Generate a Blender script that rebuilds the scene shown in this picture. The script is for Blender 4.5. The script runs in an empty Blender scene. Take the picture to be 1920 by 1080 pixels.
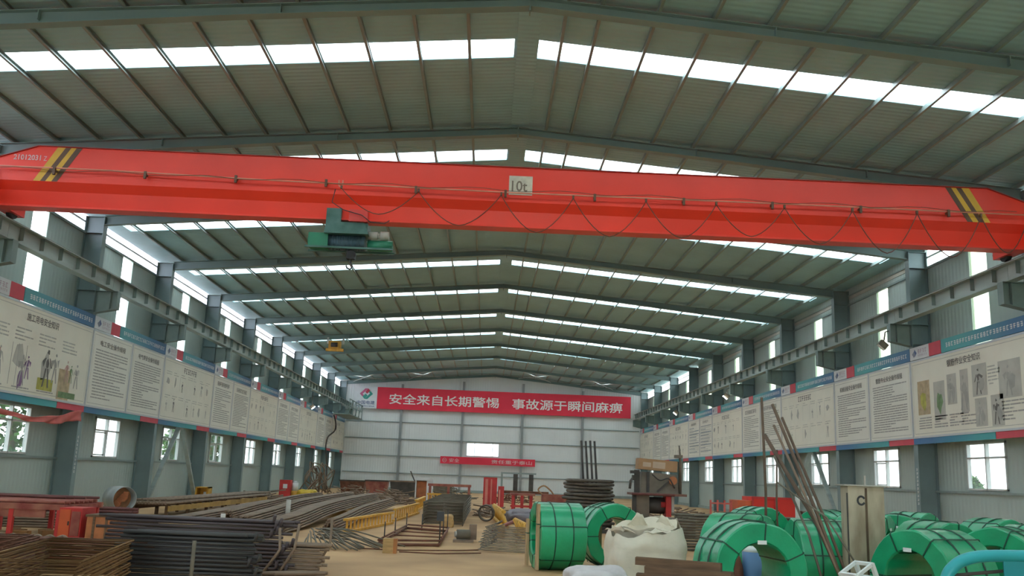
import bpy, bmesh, math, random
from mathutils import Vector, Matrix
random.seed(7)
PI = math.pi
SC = bpy.context.scene
COL = SC.collection

# ------------------------------------------------------------------ camera, sky, exposure
def setup_camera():
    cd = bpy.data.cameras.new('camera'); cam = bpy.data.objects.new('camera', cd); COL.objects.link(cam)
    cd.sensor_width = 36.0; cd.lens = 36.0 * 1729.8 / 1920; cd.clip_end = 600; cd.clip_start = .05
    p, y, r = [math.radians(a) for a in (11.535, 1.164, 2.189)]
    fw = Vector((math.sin(y) * math.cos(p), math.cos(y) * math.cos(p), math.sin(p)))
    rt = Vector((math.cos(y), -math.sin(y), 0)); up = rt.cross(fw)
    r2 = rt * math.cos(r) + up * math.sin(r); u2 = up * math.cos(r) - rt * math.sin(r)
    m = Matrix((r2, u2, -fw)).transposed().to_4x4(); m.translation = Vector((-.42, 0, 1.4))
    cam.matrix_world = m
    SC.camera = cam
setup_camera()
w = bpy.data.worlds.new('overcast_sky'); SC.world = w; w.use_nodes = True
nt = w.node_tree; nt.nodes.clear()
o_ = nt.nodes.new('ShaderNodeOutputWorld'); b_ = nt.nodes.new('ShaderNodeBackground')
tc = nt.nodes.new('ShaderNodeTexCoord'); sx = nt.nodes.new('ShaderNodeSeparateXYZ'); cr = nt.nodes.new('ShaderNodeValToRGB')
cr.color_ramp.elements[0].position = 0.0; cr.color_ramp.elements[0].color = (.88, .94, .97, 1)
cr.color_ramp.elements[1].position = .9; cr.color_ramp.elements[1].color = (.86, .97, 1, 1)
nt.links.new(tc.outputs['Generated'], sx.inputs[0]); nt.links.new(sx.outputs['Z'], cr.inputs[0])
nt.links.new(cr.outputs[0], b_.inputs['Color']); nt.links.new(b_.outputs[0], o_.inputs[0])
b_.inputs['Strength'].default_value = 1.0
SC.view_settings.view_transform = 'Standard'; SC.view_settings.look = 'None'
SC.view_settings.gamma = 1.0; SC.view_settings.use_curve_mapping = False
SC.view_settings.exposure = 3.5
SC.cycles.max_bounces = 10; SC.cycles.diffuse_bounces = 6; SC.cycles.transparent_max_bounces = 12
SC.cycles.glossy_bounces = 3; SC.cycles.caustics_reflective = False; SC.cycles.caustics_refractive = False
SC.cycles.sample_clamp_indirect = 8.0

# ------------------------------------------------------------------ materials
MATS = {}
def mat(name, col, rough=.6, metal=0.0, var=.12, scale=3.0, col2=None, bump=None, bscale=30., bstr=.2, alpha=None, trans=None, emit=None, stretch=None, thresh=None):
    if name in MATS: return MATS[name]
    m = bpy.data.materials.new(name); m.use_nodes = True; t = m.node_tree; N = t.nodes; L = t.links
    b = N['Principled BSDF']; out = N['Material Output']
    b.inputs['Roughness'].default_value = rough; b.inputs['Metallic'].default_value = metal
    c = N.new('ShaderNodeTexCoord'); no = N.new('ShaderNodeTexNoise'); no.inputs['Scale'].default_value = scale
    no.inputs['Detail'].default_value = 5
    src = c.outputs['Object']
    if stretch:
        mp = N.new('ShaderNodeMapping'); mp.inputs['Scale'].default_value = stretch; L.new(src, mp.inputs[0]); src = mp.outputs[0]
    L.new(src, no.inputs['Vector'])
    r = N.new('ShaderNodeValToRGB'); L.new(no.outputs['Fac'], r.inputs[0])
    lo, hi = thresh or (.3, .7)
    r.color_ramp.elements[0].position = lo; r.color_ramp.elements[1].position = hi
    a = [max(0, x * (1 - var)) for x in col]; d = [min(1, x * (1 + var)) for x in (col2 or col)]
    r.color_ramp.elements[0].color = (*a, 1); r.color_ramp.elements[1].color = (*d, 1)
    L.new(r.outputs[0], b.inputs['Base Color'])
    if bump:
        bp = N.new('ShaderNodeBump'); bp.inputs['Strength'].default_value = bstr; bp.inputs['Distance'].default_value = .02
        if bump == 'noise':
            n2 = N.new('ShaderNodeTexNoise'); n2.inputs['Scale'].default_value = bscale; n2.inputs['Detail'].default_value = 4
            L.new(src, n2.inputs['Vector']); L.new(n2.outputs['Fac'], bp.inputs['Height'])
        else:
            wv = N.new('ShaderNodeTexWave'); wv.bands_direction = bump; wv.inputs['Scale'].default_value = bscale
            L.new(c.outputs['Object'], wv.inputs['Vector']); L.new(wv.outputs['Fac'], bp.inputs['Height'])
        L.new(bp.outputs[0], b.inputs['Normal'])
    if emit:
        b.inputs['Emission Color'].default_value = (*emit[0], 1); b.inputs['Emission Strength'].default_value = emit[1]
    if alpha is not None:
        tr = N.new('ShaderNodeBsdfTransparent'); tr.inputs[0].default_value = (*(trans or (1, 1, 1)), 1)
        mx = N.new('ShaderNodeMixShader'); mx.inputs[0].default_value = alpha
        L.new(b.outputs[0], mx.inputs[1]); L.new(tr.outputs[0], mx.inputs[2]); L.new(mx.outputs[0], out.inputs[0])
    MATS[name] = m; return m

def grad(name, ca, cb, axis='Y', flip=False, rough=.5):
    if name in MATS: return MATS[name]
    m = bpy.data.materials.new(name); m.use_nodes = True; t = m.node_tree; N = t.nodes; L = t.links
    c = N.new('ShaderNodeTexCoord'); s = N.new('ShaderNodeSeparateXYZ'); r = N.new('ShaderNodeValToRGB')
    L.new(c.outputs['Generated'], s.inputs[0]); L.new(s.outputs[axis], r.inputs[0])
    if flip: ca, cb = cb, ca
    r.color_ramp.elements[0].color = (*ca, 1); r.color_ramp.elements[1].color = (*cb, 1)
    r.color_ramp.elements[0].position = .15; r.color_ramp.elements[1].position = .75
    L.new(r.outputs[0], N['Principled BSDF'].inputs['Base Color']); N['Principled BSDF'].inputs['Roughness'].default_value = rough
    MATS[name] = m; return m

M_floor = mat('floor_concrete', (.42, .25, .115), .8, var=.16, scale=.5, col2=(.50, .31, .15), bump='noise', bscale=18, bstr=.15)
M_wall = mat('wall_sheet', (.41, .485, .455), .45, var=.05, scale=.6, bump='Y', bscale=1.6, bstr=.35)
M_wallr = M_wall
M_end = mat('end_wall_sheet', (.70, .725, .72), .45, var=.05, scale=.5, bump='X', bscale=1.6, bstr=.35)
M_roof = mat('roof_sheet', (.365, .595, .665), .5, var=.08, scale=.7, bump='Y', bscale=1.9, bstr=.45)
M_purlin = mat('galvanised_purlin', (.25, .31, .30), .35, metal=0.0, var=.08)
M_col = mat('grey_green_steel', (.20, .275, .28), .5, var=.12, scale=1.2)
M_raft = mat('rafter_steel', (.23, .33, .33), .5, var=.1, scale=.8)
M_beam = mat('beam_steel', (.34, .40, .38), .5, var=.18, scale=1.5, stretch=(1, .4, 3))
M_brk = mat('bracket_steel', (.19, .26, .245), .5, var=.12)
M_rail = mat('rail_steel', (.16, .11, .10), .5, metal=.3, var=.2)
M_skin = mat('translucent_sheet', (.85, .88, .88), .4, alpha=.8, trans=(.93, .95, .96), var=.03)
M_glass = mat('window_glass', (.3, .33, .33), .05, alpha=.62, trans=(.74, .77, .77), var=.02)
M_hazy = mat('cream_translucent_sheet', (.62, .66, .58), .5, alpha=.55, trans=(.86, .9, .8), var=.05, scale=4)
M_pink = mat('frosted_sheet', (.8, .74, .8), .4, alpha=.75, trans=(.95, .9, .96), var=.03)
M_white = mat('white_frame', (.66, .68, .67), .4, var=.05)
M_alu = mat('aluminium_trim', (.55, .57, .58), .35, metal=.5, var=.05)
M_board = mat('board_print', (.76, .73, .62), .45, var=.04, scale=1.0)
M_boardtx = mat('text_board_print', (.76, .745, .66), .45, var=.03, scale=1.0)
M_ink = mat('dark_ink', (.13, .12, .11), .6, var=.1)
M_ink2 = mat('grey_ink', (.36, .35, .32), .6, var=.12)
M_ink3 = mat('pale_grey_ink', (.46, .45, .40), .6, var=.1)
M_inkb = mat('blue_grey_ink', (.22, .28, .33), .6, var=.1)
M_signred = mat('sign_red', (.60, .06, .09), .5, var=.06)
M_signwhite = mat('sign_white', (.66, .68, .70), .5, var=.04)
M_lettw = mat('white_lettering', (.80, .80, .78), .5, var=.03)
M_hdL = grad('teal_to_blue_left', (.10, .34, .38), (.06, .17, .33), 'Y')
M_hdR = grad('teal_to_blue_right', (.06, .17, .33), (.08, .36, .38), 'Y')
M_stL = grad('stripe_left', (.05, .17, .32), (.06, .36, .38), 'Y')
M_stR = grad('stripe_right', (.06, .36, .38), (.05, .17, .36), 'Y')
M_banner = mat('banner_red_cloth', (.74, .025, .06), .6, var=.06, scale=1.0)
M_crane = mat('crane_red_paint', (.90, .048, .022), .38, var=.08, scale=.7)
M_yel = mat('hazard_yellow', (.72, .42, .04), .5, var=.1)
M_brown = mat('hazard_brown', (.12, .06, .03), .5, var=.15)
M_plate = mat('capacity_plate', (.62, .58, .47), .5, var=.15, scale=8)
M_conduit = mat('salmon_conduit', (.75, .30, .20), .5, var=.1)
M_cable = mat('rusty_cable', (.16, .05, .03), .6, var=.2)
M_hoist = mat('hoist_green', (.04, .14, .11), .45, var=.25, scale=3, col2=(.08, .17, .155))
M_hoist2 = mat('hoist_bright_green', (.02, .20, .11), .45, var=.15)
M_black = mat('black_steel', (.03, .032, .035), .5, var=.2)
M_redbox = mat('red_box_paint', (.68, .06, .05), .45, var=.1)
M_coil = mat('green_wrap', (.006, .33, .145), .30, var=.10, scale=2.5, col2=(.012, .40, .185), bump='noise', bscale=9, bstr=.35)
_c = M_coil.node_tree.nodes['Principled BSDF']; _c.inputs['Coat Weight'].default_value = .5; _c.inputs['Coat Roughness'].default_value = .3
M_strap = mat('dark_green_strap', (.012, .07, .04), .5, var=.15)
M_card = mat('cardboard', (.42, .26, .14), .8, var=.1, scale=4)
M_plank = mat('packing_board', (.44, .31, .17), .75, var=.15, scale=4, stretch=(1, 1, .3))
M_label = mat('white_label', (.8, .85, .85), .5, var=.02)
M_bag = mat('woven_bag', (.72, .67, .55), .8, var=.10, scale=3, bump='noise', bscale=7, bstr=.5)
M_bag2 = mat('woven_sack', (.62, .59, .60), .8, var=.15, scale=5, bump='noise', bscale=9, bstr=.5)
M_rebar = mat('dark_rebar', (.05, .05, .05), .5, metal=.25, var=.35, scale=2, stretch=(.6, 6, 6))
M_rebarp = mat('purplish_rebar', (.085, .066, .07), .5, metal=.25, var=.3, scale=2, stretch=(.6, 6, 6))
M_rebarb = mat('weathered_rebar', (.235, .165, .115), .65, metal=.1, var=.3, scale=3)
M_rebarg = mat('grey_green_rebar', (.155, .135, .10), .6, metal=.15, var=.3, scale=3)
M_rust = mat('rusty_rebar', (.16, .062, .035), .75, var=.35, scale=4)
M_rusty = mat('yellow_rusty_rebar', (.25, .135, .05), .75, var=.3, scale=4)
M_pinkpipe = mat('dull_red_pipe', (.15, .05, .045), .6, var=.3, scale=4)
M_redp = mat('red_machine_paint', (.52, .035, .035), .5, var=.2, scale=3)
M_redr = mat('faded_red_frame', (.30, .04, .04), .6, var=.3, scale=3, col2=(.30, .12, .08))
M_orange = mat('orange_rust', (.46, .17, .07), .7, var=.25, scale=4)
M_yelp = mat('yellow_rack_paint', (.66, .36, .045), .55, var=.2, scale=5)
M_wood = mat('raw_timber', (.45, .29, .12), .75, var=.2, scale=5, stretch=(1, 4, 4))
M_pile = mat('brown_offcut', (.14, .085, .05), .8, var=.35, scale=6, stretch=(.5, 4, 4))
M_wire = mat('wire_bundle', (.13, .115, .095), .7, var=.4, scale=7, stretch=(1, 1, 6), bump='noise', bscale=16, bstr=.8)
M_mach = mat('grimy_machine', (.185, .16, .125), .7, var=.3, scale=3)
M_machd = mat('machine_dark', (.06, .055, .05), .6, var=.3, scale=3)
M_conc = mat('beige_formwork_steel', (.30, .22, .14), .7, var=.2, scale=2.2, stretch=(2, 2, .6), col2=(.44, .38, .28), thresh=(.25, .55))
M_teal = mat('teal_paint', (.02, .36, .40), .35, var=.08)
M_tealsheet = mat('teal_sheet', (.012, .27, .31), .45, var=.06)
M_drum = mat('drum_steel', (.33, .36, .35), .45, metal=.2, var=.15)
M_orin = mat('rusty_inside', (.40, .19, .09), .8, var=.3, scale=5)
M_cloth = mat('faded_red_cloth', (.56, .13, .11), .75, var=.15, scale=3)
M_blue = mat('blue_barrel', (.10, .22, .42), .4, var=.1)
M_leaf = mat('leafy_green', (.05, .14, .015), .7, var=.5, scale=5)
M_bark = mat('bark', (.12, .08, .05), .9, var=.2)
M_ground = mat('outside_ground', (.35, .33, .28), .9, var=.1)
M_tower = mat('pale_render', (.62, .63, .66), .7, var=.05)
M_lamp = mat('lit_lamp', (1, 1, 1), .4, emit=((1, .97, .9), 6.0))
M_pole = mat('brown_pole', (.14, .09, .06), .7, var=.3, scale=4)
M_cream = mat('cream_panel', (.47, .45, .40), .6, var=.1, scale=2)

# ------------------------------------------------------------------ mesh helpers
def wl(o):
    v = Vector((0, 0, 0))
    while o is not None:
        v = v + Vector(o.location); o = o.parent
    return v

class MB:
    def __init__(s): s.v = []; s.f = []; s.mi = []; s.sm = []
    def add(s, vs, fs, mi=0, smooth=False):
        n = len(s.v); s.v += [tuple(x) for x in vs]
        for f in fs: s.f.append([i + n for i in f]); s.mi.append(mi); s.sm.append(smooth)
        return s
    def hexa(s, p, mi=0):  # p: 4 bottom then 4 top
        return s.add(p, [(3, 2, 1, 0), (4, 5, 6, 7), (0, 1, 5, 4), (1, 2, 6, 5), (2, 3, 7, 6), (3, 0, 4, 7)], mi)
    def box(s, x0, x1, y0, y1, z0, z1, mi=0):
        return s.hexa([(x0, y0, z0), (x1, y0, z0), (x1, y1, z0), (x0, y1, z0), (x0, y0, z1), (x1, y0, z1), (x1, y1, z1), (x0, y1, z1)], mi)
    def obox(s, c, half, R=None, mi=0):
        c = Vector(c); R = R or Matrix.Identity(3); hx, hy, hz = half
        P = [c + R @ Vector((a * hx, b * hy, d * hz)) for d in (-1, 1) for a, b in ((-1, -1), (1, -1), (1, 1), (-1, 1))]
        return s.hexa(P, mi)
    def bar(s, p0, p1, wd, ht, mi=0, up=(0, 0, 1)):
        p0 = Vector(p0); p1 = Vector(p1); d = (p1 - p0); L = d.length; d.normalize()
        u = Vector(up); sd = d.cross(u)
        if sd.length < 1e-4: sd = Vector((1, 0, 0))
        sd.normalize(); u = sd.cross(d)
        R = Matrix((d, sd, u)).transposed()
        return s.obox((p0 + p1) / 2, (L / 2, wd / 2, ht / 2), R, mi)
    def tube(s, pts, r, n=8, mi=0, closed=False, caps=True):
        pts = [Vector(p) for p in pts]; m = len(pts); rs = r if isinstance(r, (list, tuple)) else [r] * m
        vs = []; prev = None
        for i, p in enumerate(pts):
            if closed: d = pts[(i + 1) % m] - pts[i - 1]
            else: d = pts[min(i + 1, m - 1)] - pts[max(i - 1, 0)]
            d.normalize()
            if prev is None:
                a = Vector((0, 0, 1)) if abs(d.z) < .9 else Vector((1, 0, 0)); u = d.cross(a).normalized()
            else:
                u = prev - d * prev.dot(d)
                u = u.normalized() if u.length > 1e-5 else d.cross(Vector((0, 0, 1))).normalized()
            prev = u; v = d.cross(u)
            for k in range(n):
                t = 2 * PI * k / n; vs.append(p + (u * math.cos(t) + v * math.sin(t)) * rs[i])
        fs = []
        for i in range(m if closed else m - 1):
            j = (i + 1) % m
            for k in range(n): fs.append((i * n + k, i * n + (k + 1) % n, j * n + (k + 1) % n, j * n + k))
        s.add(vs, fs, mi, True)
        if caps and not closed:
            b = len(s.v) - m * n
            s.f.append([b + k for k in range(n)][::-1]); s.mi.append(mi); s.sm.append(False)
            s.f.append([b + (m - 1) * n + k for k in range(n)]); s.mi.append(mi); s.sm.append(False)
        return s
    def cyl(s, p0, p1, r, n=12, mi=0, r1=None):
        return s.tube([p0, p1], [r, r if r1 is None else r1], n, mi)
    def ring(s, c, axis, prof, n=32, mi=0, arc=None):  # prof: list of (radius, offset along axis), closed profile
        c = Vector(c); ax = Vector(axis).normalized(); a = Vector((0, 0, 1)) if abs(ax.z) < .9 else Vector((1, 0, 0))
        u = ax.cross(a).normalized(); v = ax.cross(u); k = len(prof); vs = []
        for i in range(n):
            t = 2 * PI * i / n
            for (r, h) in prof: vs.append(c + (u * math.cos(t) + v * math.sin(t)) * r + ax * h)
        fs = []
        for i in range(n):
            for j in range(k): fs.append((i * k + j, i * k + (j + 1) % k, ((i + 1) % n) * k + (j + 1) % k, ((i + 1) % n) * k + j))
        return s.add(vs, fs, mi, True)
    def prism(s, poly, dvec, mi=0):
        poly = [Vector(p) for p in poly]; d = Vector(dvec); n = len(poly)
        fs = [list(range(n))[::-1], list(range(n, 2 * n))] + [(i, (i + 1) % n, n + (i + 1) % n, n + i) for i in range(n)]
        return s.add(poly + [p + d for p in poly], fs, mi)
    def build(s, name, mats, parent=None, at=None, world=True, smooth_angle=None):
        me = bpy.data.meshes.new(name)
        off = Vector((0, 0, 0))
        if parent is not None and world: off = wl(parent)
        base = Vector(at) if at is not None else Vector((0, 0, 0))
        if parent is None and at is not None: off = base
        me.from_pydata([tuple(Vector(p) - off) for p in s.v], [], s.f)
        if not isinstance(mats, (list, tuple)): mats = [mats]
        for m in mats: me.materials.append(m)
        for p, i, sm in zip(me.polygons, s.mi, s.sm): p.material_index = i; p.use_smooth = sm
        bm = bmesh.new(); bm.from_mesh(me); bmesh.ops.recalc_face_normals(bm, faces=bm.faces); bm.to_mesh(me); bm.free()
        o = bpy.data.objects.new(name, me); COL.objects.link(o)
        if parent is not None: o.parent = parent
        elif at is not None: o.location = base
        return o

def tag(o, label=None, cat=None, group=None, kind=None):
    if label: o['label'] = label
    if cat: o['category'] = cat
    if group: o['group'] = group
    if kind: o['kind'] = kind
    return o
def thing(name, label, cat, loc=(0, 0, 0), rz=0.0, group=None):
    o = bpy.data.objects.new(name, None); COL.objects.link(o); o.location = loc; o.rotation_euler = (0, 0, rz)
    o.empty_display_size = .2
    return tag(o, label, cat, group)
def structure(o): o['kind'] = 'structure'; return o
KIDS = {}
def copy_tree(o, parent=None):
    c = o.copy(); COL.objects.link(c); c.parent = parent
    for ch in [x for x in bpy.data.objects if x.parent is o]: copy_tree(ch, c)
    return c
ORD = ['first', 'second', 'third', 'fourth', 'fifth', 'sixth', 'seventh', 'eighth', 'ninth', 'tenth', 'eleventh', 'twelfth', 'thirteenth', 'fourteenth', 'fifteenth']

def text_geo(body, size, bold=0.0):
    cu = bpy.data.curves.new('tmp', 'FONT'); cu.body = body; cu.size = size; cu.bevel_depth = bold; cu.bevel_resolution = 0; cu.extrude = 0; cu.resolution_u = 3
    ob = bpy.data.objects.new('tmp', cu); COL.objects.link(ob)
    dg = bpy.context.evaluated_depsgraph_get(); ev = ob.evaluated_get(dg); me = ev.to_mesh()
    vs = [v.co.copy() for v in me.vertices]; fs = [list(p.vertices) for p in me.polygons]; ev.to_mesh_clear()
    bpy.data.objects.remove(ob); bpy.data.curves.remove(cu)
    return vs, fs
def put_text(mb, body, org, rt, up, height, width=None, bold=0.0, mi=0):
    """text whose ink box starts at org, with the given cap height (and width) in the plane rt/up"""
    vs, fs = text_geo(body, 1.0, bold)
    if not vs: return
    x0 = min(v.x for v in vs); x1 = max(v.x for v in vs); y0 = min(v.y for v in vs); y1 = max(v.y for v in vs)
    sy = height / (y1 - y0); sx = (width / (x1 - x0)) if width else sy
    org = Vector(org); rt = Vector(rt); up = Vector(up)
    nn = rt.cross(up); mb.add([org + rt * ((v.x - x0) * sx) + up * ((v.y - y0) * sy) + nn * (v.z * sy * .25 + .002) for v in vs], fs, mi)

# ------------------------------------------------------------------ hall dimensions
W = 12.41; YN = -15.5; YE = 74.46; ZR = 9.5; SL = .081
def zr(x): return ZR - SL * abs(x)
FR = [26.457 + 6 * k for k in range(-4, 9)]          # portal frames

# floor, outside ground
structure(MB().box(-W - .3, W + .3, YN - 6, YE + .3, -.2, 0).build('floor', M_floor))
structure(MB().box(-120, 120, -60, 200, -.5, -.21).build('ground', M_ground))

# roof slopes with skylight openings
def spot(k):
    return 'behind the camera' if k < -2 else ('nearest one' if k == -2 else 'second from the camera' if k == -1 else ORD[k + 2] + ' from the camera')
STRIP_D = {-6: 1.65, -5: 1.65, -4: 1.65, -3: 1.65, -2: 1.65, -1: 1.68, 0: 1.32, 1: 1.85, 2: 1.45, 3: 1.9, 4: 2.05, 5: 1.65, 6: 1.65, 7: 1.65}  # strips in the last three bays are unseen, added to light the far end
def strip_y(k):
    d = STRIP_D[k]; y = 26.457 + 6 * k + d
    return y, y + .78
for side, nm in ((-1, 'left'), (1, 'right')):
    mb = MB()
    xa, xb = (.22, 11.95)
    def slab(x0, x1, y0, y1):
        X0, X1 = side * x0, side * x1
        t = .06
        p = [(X0, y0, zr(x0)), (X1, y0, zr(x1)), (X1, y1, zr(x1)), (X0, y1, zr(x0))]
        mb.hexa(p + [(a, b, c + t) for a, b, c in p])
    slab(0, xa, YN, YE + .3); slab(xb, W + .09, YN, YE + .3)
    y = YN
    for k in sorted(STRIP_D):
        a, b = strip_y(k); slab(xa, xb, y, a); y = b
    slab(xa, xb, y, YE + .3)
    structure(mb.build('ceiling_' + nm, M_roof))
    for i, k in enumerate(sorted(STRIP_D)):
        a, b = strip_y(k); m2 = MB(); X0, X1 = side * xa, side * xb
        p = [(X0, a, zr(xa) + .015), (X1, a, zr(xb) + .015), (X1, b, zr(xb) + .015), (X0, b, zr(xa) + .015)]
        m2.hexa(p + [(q, r, s + .012) for q, r, s in p])
        o = m2.build('skylight', M_skin, at=(side * 6, a, zr(6)))
        tag(o, 'bright translucent skylight strip on the %s roof slope, %s' % (nm, spot(k)), 'skylight', 'skylight strips in the roof')
# ridge flashing under the peak
structure(MB().prism([(-.17, YN, zr(.17) - .01), (0, YN, ZR - .01), (.24, YN, zr(.24) - .01), (.24, YN, zr(.24) - .03), (-.17, YN, zr(.17) - .03)], (0, YE - YN, 0)).build('trim_1', M_roof))

# purlins: continuous cold-formed sections along the hall
for side, nm in ((-1, 'left'), (1, 'right')):
    xs = [1.07 + .953 * i for i in range(12)] if side < 0 else [.65, 1.24] + [2.2 + .953 * i for i in range(11)]
    for i, x in enumerate(xs):
        X = side * x; z = zr(x) - .004; mb = MB()
        mb.box(X - .028, X + .028, YN, YE, z - .012, z); mb.box(X - .028, X - .02, YN, YE, z - .09, z - .012)
        mb.box(X - .028, X + .028, YN, YE, z - .098, z - .09); mb.box(X + .02, X + .028, YN, YE, z - .09, z - .075)
        o = mb.build('purlin', M_purlin, at=(X, YN, z))
        tag(o, 'thin metal purlin running the length of the %s roof slope, %s line from the ridge' % (nm, ORD[i]), 'purlin', 'roof purlins')

# rafters
for i, y in enumerate(FR[2:]):
    d0, d1 = (.165, .20)
    t = thing('roof_rafter', 'grey green steel roof rafter spanning the hall, %s frame from the near end' % ORD[i], 'rafter', (0, y, 8.5), 0, 'portal rafters under the roof')
    web = MB(); tf = MB(); bf = MB()
    for s in (-1, 1):
        P = [(0, zr(0) - .105), (6, zr(6) - .105), (11.86, zr(11.86) - .105)]
        Q = [(0, zr(0) - .105 - d0), (5, zr(5) - .105 - .185), (8.2, zr(8.2) - .105 - .24), (11.86, zr(11.86) - .105 - .27)]
        poly = [(s * a, y - .006, b) for a, b in P] + [(s * a, y - .006, b) for a, b in Q[::-1]]
        web.prism(poly, (0, .012, 0))
        for (a, b) in zip(P[:-1], P[1:]): tf.bar((s * a[0], y, a[1]), (s * b[0], y, b[1]), .2, .014)
        for (a, b) in zip(Q[:-1], Q[1:]): bf.bar((s * a[0], y, a[1]), (s * b[0], y, b[1]), .2, .014)
    web.build('web', M_raft, t); tf.build('top_flange', M_raft, t); bf.build('bottom_flange', M_raft, t)
    st = MB()
    rp = MB(); rp.box(-.012, .012, y - .1, y + .1, ZR - .36, ZR - .10); rp.build('ridge_plate', M_raft, t)
    for s in (-1, 1):
        for x in (4.2, 8.2):
            st = MB(); st.box(s * x - .008, s * x + .008, y - .09, y + .09, zr(x) - .105 - d0, zr(x) - .105); st.build('splice_plate', M_raft, t)
    if i in (2, 3, 4, 5, 6, 7):
        for s in (-1, 1):
            for x in (2.2, 4.1, 6.0):
                rr = MB(); rr.cyl((s * x, y + .02, zr(x) - .26), (s * x + .35 * s, y + .3, zr(x + .35) - .1), .012, 5); rr.build('fly_brace', M_raft, t)

# columns with crane brackets
def column(side, y, i):
    nm = 'left' if side < 0 else 'right'
    t = thing('steel_column', 'grey green steel column along the %s wall, %s column from the near end' % (nm, ORD[i]), 'column', (side * 12.13, y, 0), 0, 'wall columns')
    X0, X1 = side * 12.40, side * 11.86
    zt = zr(11.86) - .14
    a = MB(); a.box(min(X0, X1), max(X0, X1), y - .006, y + .006, 0, zt); a.build('web', M_col, t)
    b = MB(); b.box(*sorted((side * 11.86, side * 11.845)), y - .13, y + .13, 0, zt); b.build('inner_flange', M_col, t)
    b = MB(); b.box(*sorted((side * 12.40, side * 12.385)), y - .13, y + .13, 0, zt); b.build('outer_flange', M_col, t)
    b = MB()
    for z in (5.62, 6.2, zt - .5, zt - .01): b.box(*sorted((side * 12.39, side * 11.85)), y - .12, y + .12, z - .006, z + .006)
    b.build('stiffener', M_col, t)
    k = MB(); XB = side * 11.22
    k.prism([(side * 11.845, y - .006, 5.55), (XB, y - .006, 5.68), (XB, y - .006, 6.19), (side * 11.845, y - .006, 6.19)], (0, .012, 0))
    k.bar((side * 11.845, y, 5.55), (XB, y, 5.68), .24, .014); k.box(*sorted((side * 11.845, XB)), y - .12, y + .12, 6.18, 6.194)
    k.box(*sorted((XB, XB - side * .012)), y - .12, y + .12, 5.67, 6.19)
    k.box(side * 11.42 - .006, side * 11.42 + .006, y - .11, y + .11, 5.65, 6.19)
    k.build('crane_bracket', M_brk, t)
    k = MB(); k.box(*sorted((side * 12.405, side * 11.80)), y - .16, y + .16, 0, .025)
    k.build('base_plate', M_col, t)
    if i in (2,):
        # column of small white marks painted on the flange edge
        q = MB(); xf = side * 11.8435
        for j in range(10):
            z = 1.05 + j * .105
            q.box(*sorted((xf, xf - side * .001)), y - .05, y + .03, z, z + .012); q.box(*sorted((xf, xf - side * .001)), y - .05, y - .03, z, z + .06); q.box(*sorted((xf, xf - side * .001)), y - .01, y + .01, z - .01, z + .07)
        q.build('painted_marks', M_lettw, t)
for side in (-1, 1):
    for i, y in enumerate(FR[2:]): column(side, y, i)

# crane runway beams, 6 m pieces, and rails
for side, nm in ((-1, 'left'), (1, 'right')):
    X = side * 11.42
    for i in range(10):
        a, b = FR[2] + 6 * i, FR[2] + 6 * i + 6
        t = thing('runway_beam', 'grey crane runway beam on the %s brackets, %s length from the near end' % (nm, ORD[i]), 'beam', (X, a, 6.195), 0, 'crane runway beams')
        e = .008
        w_ = MB(); w_.box(X - .006, X + .006, a + e, b - e, 6.21, 6.60); w_.build('web', M_beam, t)
        f = MB(); f.box(X - .15, X + .15, a + e, b - e, 6.60, 6.618); f.build('top_flange', M_beam, t)
        f = MB(); f.box(X - .12, X + .12, a + e, b - e, 6.195, 6.21); f.build('bottom_flange', M_beam, t)
        f = MB()
        for j in range(6):
            y = a + .5 + j; f.box(X - .11, X + .11, y - .004, y + .004, 6.30, 6.60)
        f.build('stiffener', M_brk, t)
    r = MB(); r.box(X - .04, X + .04, FR[2], YE - .5, 6.618, 6.63); r.box(X - .01, X + .01, FR[2], YE - .5, 6.63, 6.67); r.box(X - .025, X + .025, FR[2], YE - .5, 6.67, 6.69)
    tag(r.build('crane_rail', M_rail, at=(X, FR[2], 6.618)), 'rusty crane rail along the top of the %s runway beams' % nm, 'rail')

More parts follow.
